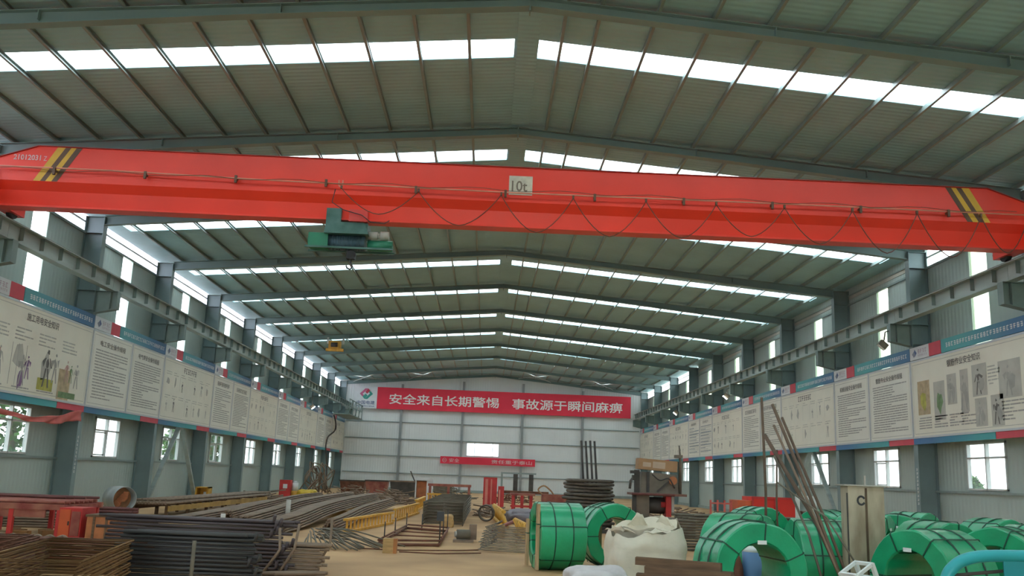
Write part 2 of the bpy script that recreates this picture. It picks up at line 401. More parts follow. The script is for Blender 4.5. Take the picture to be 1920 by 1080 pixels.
# side walls: sheeted bays with window, translucent strip and clerestory
PANE_WIN = []
def side_wall(side):
    nm = 'left' if side < 0 else 'right'
    mb = MB(); xo, xi = side * (W + .08), side * W
    x0, x1 = sorted((xo, xi))
    clere = (lambda k: True) if side < 0 else (lambda k: k in (-1, 5, 6, 7))
    n = 0
    def b(y0, y1, z0, z1): mb.box(x0, x1, y0, y1, z0, z1)
    for k in range(-7, 8):
        a = 26.457 + 6 * k; e = a + 6
        if k == -7: a = YN
        w0, w1 = e - 6 + 2.32, e - 6 + 4.22
        s0, s1 = (e - 6 + 2.9, e - 6 + 3.75)
        if side > 0 : s0, s1 = e - 6 + 2.66, e - 6 + 3.55
        b(a, e, 0, 1.5); b(a, w0, 1.5, 2.72); b(w1, e, 1.5, 2.72); b(a, e, 2.72, 5.0)
        b(a, s0, 5.0, 7.94); b(s1, e, 5.0, 7.94)
        if not clere(k): b(a, e, 7.94, zr(W))
        if k < -1 and k != -2: pass
        # window
        n += 1
        t = thing('window_%d' % (n + (20 if side > 0 else 0)), None, None, (side * W, w0, 1.5)); structure(t)
        f = MB(); X = sorted((side * (W - .04), side * (W + .06)))
        g = .045
        f.box(*X, w0, w1, 1.5, 1.5 + g); f.box(*X, w0, w1, 2.72 - g, 2.72); f.box(*X, w0, w0 + g, 1.5, 2.72); f.box(*X, w1 - g, w1, 1.5, 2.72)
        f.box(*X, w0, w1, 2.30, 2.345); f.box(*X, (w0 + w1) / 2 - .025, (w0 + w1) / 2 + .025, 1.5, 2.72)
        f.build('frame', M_white, t)
        if k in (0, 1, 2, 4, 6):
            q = MB(); yy = w0 + .08 if side < 0 else (w0 + w1) / 2
            X2 = sorted((side * (W - .005), side * (W + .03)))
            q.box(*X2, yy, yy + .05, 1.56, 2.28); q.box(*X2, yy + .78, yy + .83, 1.56, 2.28); q.box(*X2, yy, yy + .83, 1.56, 1.6); q.box(*X2, yy, yy + .83, 2.24, 2.28)
            q.build('sliding_sash', M_white, t)
        p = MB(); p.box(side * (W + .035) - .003, side * (W + .035) + .003, w0 + g, w1 - g, 1.5 + g, 2.72 - g); p.build('pane', M_glass, t)
        # translucent wall strip
        m = M_skin if side < 0 else M_hazy
        p = MB(); p.box(side * (W + .04) - .004, side * (W + .04) + .004, s0, s1, 5.0, 7.94)
        if k >= -2: tag(p.build('translucent_strip', m, at=(side * W, s0, 5.0)), 'tall translucent wall strip high on the %s wall, %s strip from the near end' % (nm, ORD[k + 2]), 'wall light panel', 'translucent wall strips')
        else: structure(p.build('window_%d' % (60 + n + (10 if side > 0 else 0)), m))
        if clere(k):
            p = MB(); p.box(side * (W + .04) - .004, side * (W + .04) + .004, a, e, 7.94, 8.20, 0); 
            p.box(side * (W + .04) - .004, side * (W + .04) + .004, a, e, 8.24, zr(W), 0)
            t2 = thing('window_%d' % (80 + n + (20 if side > 0 else 0)), None, None, (side * W, a, 8.02)); structure(t2)
            p.build('pane', M_pink if side < 0 else M_skin, t2)
            q = MB(); X = sorted((side * (W - .03), side * (W + .03))); q.box(*X, a, e, 8.20, 8.24); q.box(*X, a, e, 7.92, 7.95); q.build('rail', M_purlin, t2)
        else:
            structure(MB().box(*sorted((side * (W - .02), side * (W - .002))), a + .14, e - .14, 8.08, 8.2).build('trim_%d' % (40 + n), M_cream))
            structure(MB().box(*sorted((side * (W - .05), side * (W - .002))), a + .14, e - .14, 8.2, 8.24).build('trim_%d' % (60 + n), M_purlin))
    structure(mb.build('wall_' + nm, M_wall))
    g = MB()
    for z in (1.43, 7.90):
        g.box(*sorted((side * W, side * (W - .06))), YN, YE, z - .03, z + .03)
    structure(g.build('trim_%s' % ('2' if side < 0 else '3'), M_purlin))
    structure(MB().box(*sorted((side * W, side * (W - .05))), YN, YE, 0, .16).build('baseboard_' + nm, mat('plinth', (.30, .36, .34), .7, var=.1)))
side_wall(-1); side_wall(1)

# end wall
mb = MB()
def eb(x0, x1, z0, z1): mb.box(x0, x1, YE, YE + .1, z0, z1)
eb(-W, -2.04, 0, 8.0); eb(.55, W, 0, 8.0); eb(-2.04, .55, 0, 2.85); eb(-2.04, .55, 3.9, 8.0)
mb.prism([(-W, YE, 8.0), (W, YE, 8.0), (W, YE, zr(W)), (0, YE, ZR), (-W, YE, zr(W))], (0, .1, 0))
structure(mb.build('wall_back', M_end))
t = structure(thing('window_50', None, None, (-.75, YE, 2.85)))
f = MB()
for x in (-2.04, -1.42, .02, .51): f.box(x, x + .04, YE - .03, YE + .08, 2.85, 3.9)
f.box(-2.04, .55, YE - .03, YE + .08, 2.85, 2.89); f.box(-2.04, .55, YE - .03, YE + .08, 3.86, 3.9); f.build('frame', M_white, t)
MB().box(-2.0, .51, YE + .05, YE + .056, 2.89, 3.86).build('pane', M_glass, t)
structure(MB().box(-W, W, YE - .06, YE, 0, .2).build('baseboard_back', MATS['plinth']))
for i, z in enumerate((1.33, 2.66, 3.98, 5.3)):
    if i == 2 or i == 1:
        g = MB(); g.box(-W + .7, W - .7, YE - .1, YE - .005, z - .03, z + .03)
    else: g = MB(); g.box(-W + .7, W - .7, YE - .1, YE - .005, z - .03, z + .03)
    tag(g.build('wall_girt', M_purlin, at=(0, YE - .05, z)), 'horizontal steel girt across the far end wall, %s from the floor' % ORD[i], 'girt', 'end wall girts')
for i, x in enumerate((-7.35, -2.46, 2.33, 7.14)):
    g = MB(); g.box(x - .09, x + .09, YE - .125, YE - .105, 0, zr(x) - .6); g.box(x - .006, x + .006, YE - .30, YE - .125, 0, zr(x) - .6); g.box(x - .09, x + .09, YE - .32, YE - .30, 0, zr(x) - .6)
    tag(g.build('wind_post', mat('post_grey', (.26, .28, .28), .5, var=.06), at=(x, YE - .2, 0)), 'slim grey upright post on the far end wall, %s of four from the left corner' % ORD[i], 'post', 'end wall posts')

mb = MB()
mb.box(-W, -4.5, YN - .1, YN, 0, 8.0); mb.box(4.5, W, YN - .1, YN, 0, 8.0); mb.box(-4.5, 4.5, YN - .1, YN, 5.0, 8.0)
mb.prism([(-W, YN, 8.0), (W, YN, 8.0), (W, YN, zr(W)), (0, YN, ZR), (-W, YN, zr(W))], (0, -.1, 0))
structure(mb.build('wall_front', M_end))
# far banners
yb = YE - .36
t = thing('wall_banner', 'long red banner with large white characters high on the far end wall', 'banner', (0, yb, 6.28))
MB().box(-9.33, 10.97, yb - .01, yb, 6.28, 8.0).build('cloth', M_banner, t)
MB().box(-11.15, -9.33, yb - .012, yb, 6.28, 8.0).build('logo_panel', M_signwhite, t)
m = MB(); put_text(m, '安全来自长期警惕', (-8.35, yb - .016, 6.68), (1, 0, 0), (0, 0, 1),    .84, 8.75, bold=.012); m.build('lettering', M_lettw, t); m = MB()
put_text(m, '事故源于瞬间麻痹', (1.45, yb - .016, 6.66), (1, 0, 0), (0, 0, 1), .84, 8.85, bold=.012)
m.build('lettering', M_lettw, t)
lg = MB(); cx, cz = -10.2, 7.43
def rh(c, pts, mi): lg.prism([(cx + a, yb - .013, cz + b) for a, b in pts], (0, -.006, 0), mi)
rh(0, [(-.52, 0), (-.1, .42), (.12, .42), (-.17, .1), (-.30, -.02), (-.17, -.15), (-.32, -.22)], 0)
rh(0, [(.52, 0), (.1, -.42), (-.12, -.42), (.17, -.1), (.30, .02), (.17, .15), (.32, .22)], 1)
rh(0, [(.12, .42), (.3, .24), (.06, .0), (-.1, .14)], 2)
rh(0, [(-.12, -.42), (-.3, -.24), (-.06, 0), (.1, -.14)], 1)
put_text(lg, '中国电建', (cx - .72, yb - .018, 6.58), (1, 0, 0), (0, 0, 1), .30, 1.42, bold=.012, mi=3)
put_text(lg, 'POWERCHINA', (cx - .72, yb - .018, 6.39), (1, 0, 0), (0, 0, 1), .12, 1.42, bold=.01, mi=3)
lg.build('logo', [mat('logo_rose', (.55, .12, .25), .5, var=.05), mat('logo_green', (.03, .30, .24), .5, var=.05), mat('logo_crimson', (.5, .04, .08), .5, var=.05), mat('logo_navy', (.05, .08, .2), .5, var=.05)], t)
t = thing('wall_banner', 'small red banner under the window on the far end wall', 'banner', (-.3, yb, 2.2))
MB().box(-4.05, 3.43, yb - .01, yb, 2.2, 2.76).build('cloth', M_banner, t)
m = MB(); put_text(m, '安全', (-3.35, yb - .016, 2.32), (1, 0, 0), (0, 0, 1), .3, .8, bold=.01)
put_text(m, '责任重于泰山', (-.02, yb - .016, 2.32), (1, 0, 0), (0, 0, 1), .3, 3.2, bold=.01); 
m.build('lettering', mat('pinkish_lettering', (.75, .5, .52), .5, var=.04), t); m = MB()
m.ring((-3.72, yb - .013, 2.47), (0, 1, 0), [(.17, 0), (.13, 0), (.13, -.004), (.17, -.004)], 16); m.box(-3.8, -3.64, yb - .017, yb - .012, 2.45, 2.5)
m.build('emblem', mat('pinkish_lettering', (.75, .5, .52), .5, var=.04), t)

# ------------------------------------------------------------------ safety boards along both walls
ZB0, ZB1 = 2.9, 5.1
def mapper(side, ystart):
    rt = Vector((0, 1, 0)) if side < 0 else Vector((0, -1, 0)); nrm = Vector((-side, 0, 0))
    org = Vector((side * 11.80, ystart, 0))
    return org, rt, Vector((0, 0, 1)), nrm
def rect(mb, mp, s0, s1, t0, t1, d, mi=0):
    o, rt, up, n = mp
    P = [o + rt * a + up * b + n * d for a, b in ((s0, t0), (s1, t0), (s1, t1), (s0, t1))]
    mb.add(P, [(0, 1, 2, 3)], mi)
def glyph(mb, mp, s, t, h, d, rnd, mi=0):
    w_ = h * .85; k = h * .13
    kind = rnd.randint(0, 3)
    rect(mb, mp, s, s + w_, t + h * .82, t + h * .82 + k, d, mi)
    rect(mb, mp, s + w_ * .44, s + w_ * .44 + k, t, t + h, d + .0006, mi)
    if kind != 1: rect(mb, mp, s, s + w_, t + h * .42, t + h * .42 + k, d + .0003, mi)
    if kind != 2: rect(mb, mp, s + w_ * .08, s + w_ * .08 + k, t, t + h * .8, d + .0009, mi)
    if kind != 3: rect(mb, mp, s + w_ * .1, s + w_ * .95, t, t + k, d + .0012, mi)
    if kind in (0, 2): rect(mb, mp, s + w_ - k, s + w_, t + .05 * h, t + h * .7, d + .0015, mi)
def title(mb, mp, txt, sc, t, h, L, d, rnd, mi=0):
    o, rt, up, n = mp
    if txt: put_text(mb, txt, o + rt * (sc - L / 2) + up * t + n * d, rt, up, h, L, bold=.012, mi=mi)
    else:
        k = int(L / (h * 1.08))
        for i in range(k): glyph(mb, mp, sc - L / 2 + i * h * 1.08, t, h, d, rnd, mi)
def lines(mb, mp, s0, s1, t0, t1, n, d, rnd, mi=1, hh=.034):
    for i in range(n):
        t = t1 - (i + .5) * (t1 - t0) / n; e = s1 if rnd.random() < .62 else s0 + (s1 - s0) * rnd.uniform(.35, .9)
        s = s0 + (.05 if rnd.random() < .3 else 0)
        while s < e:
            l = rnd.uniform(.12, .5); rect(mb, mp, s, min(e, s + l), t, t + hh, d, mi); s += l + .02
def blob(mb, mp, s, t, w_, h, d, rnd, mi):
    o, rt, up, n = mp; N = 9; P = []
    for i in range(N):
        a = 2 * PI * i / N; r = rnd.uniform(.45, 1.0)
        P.append(o + rt * (s + math.cos(a) * w_ / 2 * r) + up * (t + math.sin(a) * h / 2 * r) + n * d)
    c = o + rt * s + up * t + n * d
    mb.add([c] + P, [(0, i + 1, (i + 1) % N + 1) for i in range(N)], mi)
def figure(mb, mp, s, t, h, d, rnd, mi):
    blob(mb, mp, s, t + h * .9, h * .16, h * .16, d, rnd, mi); blob(mb, mp, s, t + h * .62, h * .28, h * .42, d, rnd, mi)
    o, rt, up, n = mp
    for sx_ in (-1, 1):
        a = s + sx_ * h * .05
        P = [o + rt * x + up * y + n * (d + .0004) for x, y in ((a - h * .04, t + h * .48), (a + h * .04, t + h * .48), (a + sx_ * h * .1 + h * .04, t), (a + sx_ * h * .1 - h * .03, t))]
        mb.add(P, [(0, 1, 2, 3)], mi)
        P = [o + rt * x + up * y + n * (d + .0008) for x, y in ((s + sx_ * h * .08, t + h * .76), (s + sx_ * h * .14, t + h * .74), (s + sx_ * h * rnd.uniform(.15, .34), t + h * rnd.uniform(.35, .8)), (s + sx_ * h * .2, t + h * .5))]
        mb.add(P, [(0, 1, 2, 3)], mi)
PIC_MATS = [M_ink, M_ink2, M_ink3, mat('print_rose', (.50, .30, .26), .6, var=.25, scale=6), mat('print_violet', (.22, .13, .26), .6, var=.2), mat('print_yellow', (.42, .40, .08), .6, var=.25, scale=6), mat('print_green', (.16, .26, .12), .6, var=.3, scale=7), mat('print_tan', (.46, .36, .22), .6, var=.25, scale=6), M_inkb]
def panel(side, ystart, L, style, txt, lab, seed, grp):
    rnd = random.Random(seed); mp = mapper(side, ystart); o, rt, up, n = mp
    ys = sorted((ystart, ystart + rt.y * L))
    t = thing('safety_board', lab, 'notice board', (side * 11.8, (ys[0] + ys[1]) / 2, ZB0), 0, grp)
    b = MB(); b.box(*sorted((side * 11.80, side * 11.838)), ys[0] + .01, ys[1] - .01, ZB0, ZB1); b.build('backing', M_board if style == 'pics' else M_boardtx, t)
    f = MB(); X = sorted((side * 11.79, side * 11.80)); a, e = ys[0] + .01, ys[1] - .01
    for q in ((a, e, ZB1 - .05, ZB1), (a, e, ZB0, ZB0 + .04), (a, a + .04, ZB0 + .04, ZB1 - .05), (e - .04, e, ZB0 + .04, ZB1 - .05)): f.box(*X, *q)
    f.build('border', M_alu, t)
    pr = MB(); pl = MB(); d = .004
    # thin inner frame line
    for q in ((.12, L - .12, ZB1 - .14, ZB1 - .125), (.12, L - .12, ZB0 + .1, ZB0 + .115)): rect(pr, mp, *q, d, 2)
    for q in ((.12, .135, ZB0 + .1, ZB1 - .125), (L - .135, L - .12, ZB0 + .1, ZB1 - .125)): rect(pr, mp, *q, d, 2)
    if style == 'text':
        title(pr, mp, txt, L / 2, ZB1 - .42, .17, min(L * .78, 1.9), d, rnd)
        lines(pr, mp, .3, L - .3, ZB0 + .22, ZB1 - .52, rnd.randint(17, 20), d, rnd, 1)
    elif style == 'table':
        title(pr, mp, txt, L / 2, ZB1 - .34, .14, L * .5, d, rnd)
        lines(pr, mp, .25, L - .25, ZB0 + .2, ZB1 - .45, 9, d, rnd, 8, .05)
        lines(pr, mp, .25, L - .25, ZB0 + .2, ZB1 - .5, 20, d + .001, rnd, 2, .025)
    else:
        title(pr, mp, txt, L * .5, ZB1 - .40, .2, 1.7, d, rnd)
        if style == 'pics' and seed == 101:     # left wall, nearest: coloured cartoons
            for (s, tt, w_, h, mi) in ((.9, 3.55, .5, .7, 3), (2.05, 3.75, .8, .75, 2), (3.4, 3.7, .8, .95, 2), (1.0, 3.35, .8, .5, 2), (4.55, 3.35, .7, .8, 7), (2.2, 3.25, .35, .7, 4), (3.5, 3.25, .85, .3, 5)):
                rect(pr, mp, s - w_ / 2, s + w_ / 2, tt - h / 2 , tt + h / 2, d, mi) if mi in (3, 7, 5) else blob(pr, mp, s, tt, w_, h, d, rnd, mi)
            for s, h, mi in ((1.0, .7, 1), (2.1, .75, 1), (2.35, .6, 4), (3.35, 1.0, 0), (3.8, .8, 1), (4.5, .6, 3), (.2, 1.2, 0), (5.1, .7, 1), (4.75, .5, 6)): figure(pr, mp, s + .15, 3.1 + rnd.uniform(0, .35), h, d + .002, rnd, mi)
            rect(pr, mp, 4.3, 5.3, 3.0, 3.16, d + .001, 6)
            for s in (.5, 1.7, 2.9, 4.2): lines(pr, mp, s, s + .9, 4.15, 4.5, 4, d, rnd, 2)
            for s in (.5, 1.8, 3.1): lines(pr, mp, s, s + .9, 3.0, 3.1, 1, d, rnd, 1)
            for s in (1.65, 1.95, 2.35): rect(pr, mp, s, s + .02, 3.1, 4.1, d + .001, 1)
        elif style == 'pics' and seed == 201:   # right wall, nearest: grey tool pictures (reading from the far end)
            for (s, tt, w_, h, mi) in ((.75, 4.0, .72, .95, 5), (1.65, 3.85, .62, 1.05, 6), (2.35, 4.1, .5, .8, 1), (3.0, 4.0, .4, 1.1, 1), (3.75, 4.2, .7, .8, 0), (5.1, 4.1, .95, .9, 1), (3.75, 3.4, .55, .7, 1), (4.5, 3.4, .55, .75, 0)):
                if mi in (5, 6): rect(pr, mp, s - w_ / 2, s + w_ / 2, tt - h / 2, tt + h / 2, d, 7 if mi == 5 else 2); blob(pr, mp, s, tt - .05, w_ * .7, h * .8, d + .001, rnd, mi)
                else: rect(pr, mp, s - w_ / 2, s + w_ / 2, tt - h / 2, tt + h / 2, d, 2); figure(pr, mp, s - .05, tt - h * .45, h * .85, d + .001, rnd, mi); blob(pr, mp, s + .08, tt - .1, w_ * .55, h * .6, d + .002, rnd, 1)
            for s in (.4, 1.3, 2.15, 2.75): lines(pr, mp, s, s + .75, 3.1, 3.45, 5, d, rnd, 1)
            lines(pr, mp, 4.7, 5.7, 3.1, 3.6, 6, d, rnd, 1); lines(pr, mp, 4.15, 4.7, 4.0, 4.5, 6, d, rnd, 2)
        else:
            for row, t0 in ((0, 3.95), (1, 3.12)):
                for j in range(7):
                    s = .55 + j * .78 + rnd.uniform(-.08, .08)
                    r = rnd.random()
                    if r < .5: figure(pr, mp, s, t0 + rnd.uniform(0, .1), rnd.uniform(.35, .6), d, rnd, rnd.choice((0, 1, 1, 2)))
                    elif r < .75: blob(pr, mp, s, t0 + .3, rnd.uniform(.2, .45), rnd.uniform(.2, .5), d, rnd, rnd.choice((1, 2, 3 if seed % 2 else 2)))
                    lines(pr, mp, s - .25, s + .3, t0 + .52, t0 + .68, 2, d + .001, rnd, 2, .02)
                    if rnd.random() < .5: rect(pr, mp, s - .3, s - .285, t0, t0 + .6, d, 2)
    pr.build('printing', PIC_MATS, t)
def wall_boards(side):
    nm = 'left' if side < 0 else 'right'
    grp = 'safety boards on the %s wall' % nm
    nth = 0
    txtL = {0: ('电工安全操作规程', '电气焊安全操作规程')}
    txtR = {0: ('机械设备安全操作规程', '钢筋专业安全操作规程')}
    for k in range(-1, 8):
        a = 26.457 + 6 * k; ystart = a if side < 0 else a + 6
        far = {0: 'nearest bay'}.get(k + 1, '%s bay along' % ORD[k + 1])
        # header strip
        mp = mapper(side, ystart); o, rt, up, n = mp
        t = thing('header_sign', 'blue header strip with red block above the %s wall boards, %s' % (nm, far), 'sign', (side * 11.8, a + 3, 5.12), 0, 'header strips on the %s wall' % nm)
        X = sorted((side * 11.80, side * 11.835))
        def seg(s0, s1, z0, z1): ys = sorted((ystart + rt.y * s0, ystart + rt.y * s1)); return MB().box(*X, *ys, z0, z1)
        seg(0.01, 1.18, 5.12, 5.48).build('emblem_panel', M_signwhite, t); seg(1.18, 1.85, 5.12, 5.48).build('red_block', M_signred, t)
        seg(1.88, 5.98, 5.12, 5.48).build('backing', M_hdL if side < 0 else M_hdR, t)
        rnd = random.Random(31 + k); g = MB()
        for j in range(25): glyph(g, mp, 2.15 + j * .148, 5.24, .12, .004, rnd)
        g.build('lettering', M_lettw, t)
        g = MB()
        P = [(0.33, 5.20), (.45, 5.30), (.33, 5.42), (.25, 5.31)]; g.add([o + rt * x + up * y + n * .004 for x, y in P], [(0, 1, 2, 3)], 0)
        P = [(0.27, 5.18), (.36, 5.26), (.27, 5.36), (.16, 5.29)]; g.add([o + rt * x + up * y + n * .005 for x, y in P], [(0, 1, 2, 3)], 1)
        for j in range(4): glyph(g, mp, .52 + j * .14, 5.28, .12, .004, rnd, 2)
        for j in range(7): glyph(g, mp, .52 + j * .08, 5.19, .06, .004, rnd, 2)
        g.build('emblem', [mat('emblem_navy', (.08, .12, .28), .5), mat('emblem_grey', (.2, .22, .28), .5), mat('emblem_rose', (.42, .30, .36), .5)], t)
        # boards
        if k % 2 != 0:
            tx = {(-1, -1): '施工用电安全知识', (1, -1): '钢筋作业安全知识'}.get((side, k))
            look = 'with coloured safety drawings' if (side < 0 and k == -1) else 'with grey tool pictures' if k == -1 else 'with small sketched figures'
            panel(side, ystart, 6, 'pics', tx, 'wide board %s on the %s wall, %s' % (look, nm, far), (101 if side < 0 else 201) if k == -1 else 300 + k * 7 + side, grp)
        else:
            tt = (txtL if side < 0 else txtR).get(k, (None, None))
            for j in range(2):
                st = 'table' if (side > 0 and k == 4) else 'text'
                where = ('near half of the ' if (j == 0) == (side < 0) else 'far half of the ') + far
                panel(side, ystart + rt.y * 3 * j, 3, st, tt[j], 'board of printed %s on the %s wall, %s' % ('lines' if st == 'text' else 'blue rows', nm, where), 400 + k * 9 + j + side, grp)
        # striped valance below
        t = thing('striped_valance', 'blue and red stripe under the %s wall boards, %s' % (nm, far), 'sign', (side * 11.8, a + 3, 2.72), 0, 'striped valances on the %s wall' % nm)
        seg(0, 4.32, 2.72, 2.885).build('backing', M_stL if side < 0 else M_stR, t); seg(4.34, 6.0, 2.72, 2.885).build('red_block', M_signred, t)
        g = MB(); g.box(*sorted((side * 11.785, side * 11.83)), a, a + 6, 2.885, 2.9); g.build('ledge', M_alu, t)
wall_boards(-1); wall_boards(1)

# ------------------------------------------------------------------ overhead crane
CY = 19.5
t = thing('overhead_crane', 'red single girder overhead crane spanning the hall on both runway beams', 'crane', (0, CY, 6.69))
cr_ = t
def zt_(x):
    x = abs(x); return 8.0 if x < 10.35 else 8.0 - (x - 10.35) * .35
g = MB(); xs = [-11.2, -10.35, 0, 10.35, 11.2]
prof = lambda x: [(-.3, 7.22), (-.3, zt_(x)), (.3, zt_(x)), (.3, 7.22), (.165, 7.04), (.11, 6.72), (-.11, 6.72), (-.165, 7.04)]
vs = []
for x in xs: vs += [(x, CY + a, b) for a, b in prof(x)]
fs = []
for i in range(4):
    for j in range(8): fs.append((i * 8 + j, i * 8 + (j + 1) % 8, (i + 1) * 8 + (j + 1) % 8, (i + 1) * 8 + j))
fs += [tuple(range(8)), tuple(range(32, 40))]
g.add(vs, fs); g.build('girder', M_crane, t)
g = MB()
for a, b in zip(xs[:-1], xs[1:]): g.bar((a, CY, zt_(a) + .006), (b, CY, zt_(b) + .006), .68, .014)
g.build('top_plate', mat('crane_dark_red', (.36, .04, .035), .5, var=.12), t)
MB().box(-11.2, 11.2, CY - .19, CY + .19, 6.68, 6.72).build('bottom_flange', M_crane, t)
for s in (-1, 1):
    g = MB(); X = s * 11.42
    g.box(X - .14, X + .14, CY - 1.3, CY + 1.3, 6.80, 7.16); g.box(X - .2, X + .2, CY - .5, CY + .5, 7.16, 7.3); g.box(*sorted((s * 11.2, s * 11.3)), CY - .45, CY + .45, 6.76, 7.5)
    e = g.build('end_carriage', M_crane, t)
    for yy in (CY - 1.0, CY + 1.0):
        q = MB(); q.cyl((X - .06, yy, 6.86), (X + .06, yy, 6.86), .165, 20); q.build('wheel', M_black, e)
    for yy in (CY - 1.38, CY + 1.38):
        q = MB(); q.cyl((X, yy - .08, 6.95), (X, yy + .08, 6.95), .06, 10); q.build('bumper', M_black, e)
    # hazard stripes, wrapped on the front face
    q = MB(); yf = CY - .303
    top = [9.95, 9.78, 9.66, 9.55, 9.42]; bot = [10.38, 10.23, 10.12, 9.99, 9.87]
    for j in range(4):
        P = [(s * bot[j], yf, 7.225), (s * bot[j + 1], yf, 7.225), (s * top[j + 1], yf, 7.99), (s * top[j], yf, 7.99)]
        q.prism(P, (0, -.002, 0), j % 2)
    q.build('hazard_stripes', [M_yel, M_brown], t)
q = MB(); put_text(q, '21012031', (-10.86, CY - .304, 7.68), (1, 0, -.0), (0, 0, 1), .12, .58, bold=.02); put_text(q, 'Z', (-10.22, CY - .304, 7.68), (1, 0, 0), (0, 0, 1), .1, .07)
q.build('serial_number', mat('pale_pink_paint', (.75, .5, .5), .5, var=.03), t)
MB().box(-.18, .33, CY - .31, CY - .3, 7.38, 7.81).build('capacity_plate', M_plate, t)
q = MB(); put_text(q, '10t', (-.12, CY - .313, 7.46), (1, 0, 0), (0, 0, 1), .24, .34, bold=.012); q.build('capacity_lettering', mat('faded_ink', (.2, .16, .12), .6), t)
q = MB(); put_text(q, 'U', (-3.87, CY - .304, 7.38), (1, 0, 0), (0, 0, 1), .16, .11, bold=.03); q.build('painted_letter', M_conduit, t)
q = MB(); yc = CY - .42
q.tube([(-11.1, yc, 7.49), (-8.8, yc, 7.49), (-5.4, yc, 7.43), (0, yc, 7.39), (6.1, yc, 7.41), (11.1, yc, 7.40)], .016, 6); q.build('conduit', M_conduit, t)
q = MB()
for i in range(12):
    x = -9.9 + i * 1.93; z = 7.42 + (.06 if x < -4 else 0)
    q.box(x - .02, x + .02, yc - .02, CY - .3, z - .06, z - .02); q.box(x - .025, x + .025, yc - .03, yc + .02, z - .14, z + .02)
q.build('conduit_bracket', M_brown, t)
q = MB()
ptsw = [(-11.1 + i * .4, yc - .02, 7.44 + .03 * math.sin(i * 1.3)) for i in range(56)]
q.tube(ptsw, .006, 5); q.build('slack_wire', M_brown, t)
peaks = [-3.76, -2.11, -.34, 1.21, 2.78, 4.3, 5.78, 7.26, 8.67, 10.07, 11.1]
for i in range(10):
    a, b = peaks[i], peaks[i + 1]; q = MB(); lo = (.55, .72, .8, .82, .78, .68, .78, .92, .95, .8)[i]
    P = []
    for j in range(15):
        u = j / 14; x = a + (b - a) * u; sag = lo * (1 - abs(2 * u - 1) ** 1.7)
        P.append((x, yc - .08 - .02 * math.sin(u * PI), 7.30 - sag))
    q.tube(P, .011, 6); q.build('festoon_cable', M_cable, t)
q = MB()
for x in peaks[:-1]: q.box(x - .02, x + .02, yc - .1, yc - .05, 7.29, 7.36)
q.build('cable_clip', M_brown, t)

# wire-rope hoist under the girder
t = thing('electric_hoist', 'green wire rope hoist hanging under the red crane girder', 'hoist', (-3.6, CY, 6.68))
hx = -3.6
g = MB(); g.box(hx - .48, hx - .16, CY - .26, CY - .15, 6.60, 6.92); g.box(hx - .48, hx - .16, CY + .2, CY + .26, 6.60, 6.92); g.box(hx - .48, hx + .42, CY - .26, CY + .26, 6.44, 6.61)
g.prism([(hx - .46, CY - .3, 6.61), (hx + .35, CY - .3, 6.61), (hx + .45, CY - .3, 6.36), (hx - .5, CY - .3, 6.36)], (0, .6, 0)); g.build('trolley_frame', M_hoist, t)
for x in (hx - .4, hx - .24):
    for yy in (-.17, .17):
        g = MB(); g.cyl((x, CY + yy - .02, 6.78), (x, CY + yy + .02, 6.78), .055, 14); g.build('wheel', M_black, t)
g = MB(); g.cyl((hx - .42, CY, 6.22), (hx + .36, CY, 6.22), .17, 24); 
for i in range(14): g.ring((hx - .36 + i * .05, CY, 6.22), (1, 0, 0), [(.168, -.015), (.178, 0), (.168, .015)], 24)
g.build('rope_drum', mat('drum_blue_grey', (.05, .10, .13), .5, var=.2), t)
g = MB(); g.box(hx - .84, hx - .42, CY - .2, CY + .2, 6.09, 6.38); g.cyl((hx - .86, CY, 6.235), (hx - .84, CY, 6.235), .14, 18); g.build('gearbox', M_hoist2, t)
g = MB(); g.box(hx - .9, hx + .98, CY - .22, CY - .17, 6.05, 6.09); g.box(hx - .9, hx + .98, CY + .17, CY + .22, 6.05, 6.09); g.build('guard_rail', M_hoist, t)
g = MB(); g.cyl((hx + .42, CY - .02, 6.40), (hx + .62, CY - .02, 6.40), .085, 18); g.cyl((hx + .68, CY - .02, 6.40), (hx + .86, CY - .02, 6.40), .10, 18); g.cyl((hx + .62, CY - .02, 6.4), (hx + .68, CY - .02, 6.4), .06, 14); g.build('motor', M_cream, t)
g = MB(); g.cyl((hx + .42, CY, 6.18), (hx + .95, CY, 6.18), .12, 18); g.build('lift_motor', M_hoist2, t)
g = MB(); g.box(hx + .02, hx + .42, CY - .36, CY - .2, 6.62, 6.88); g.build('control_box', M_redbox, t)
g = MB(); g.box(hx - .02, hx + .16, CY - .07, CY + .07, 5.86, 6.02); g.cyl((hx + .07, CY - .06, 5.95), (hx + .07, CY + .06, 5.95), .10, 16)
g.tube([(hx + .07, CY, 5.86), (hx + .07, CY, 5.78), (hx + .12, CY, 5.70), (hx + .07, CY, 5.64), (hx, CY, 5.67), (hx - .02, CY, 5.72)], .02, 8); g.build('hook_block', M_black, t)
g = MB()
for x in (hx, hx + .14): g.cyl((x, CY, 6.0), (x, CY, 6.2), .008, 6)
g.build('wire_rope', M_black, t)
g = MB(); g.tube([(-3.9, CY - .42, 7.3), (-3.95, CY - .43, 7.0), (-3.7, CY - .4, 6.85), (-3.3, CY - .4, 6.75), (-3.1, CY - .39, 6.6), (-2.8, CY - .42, 6.58), (-2.7, CY - .42, 6.65)], .01, 6); g.build('supply_cable', M_black, t)

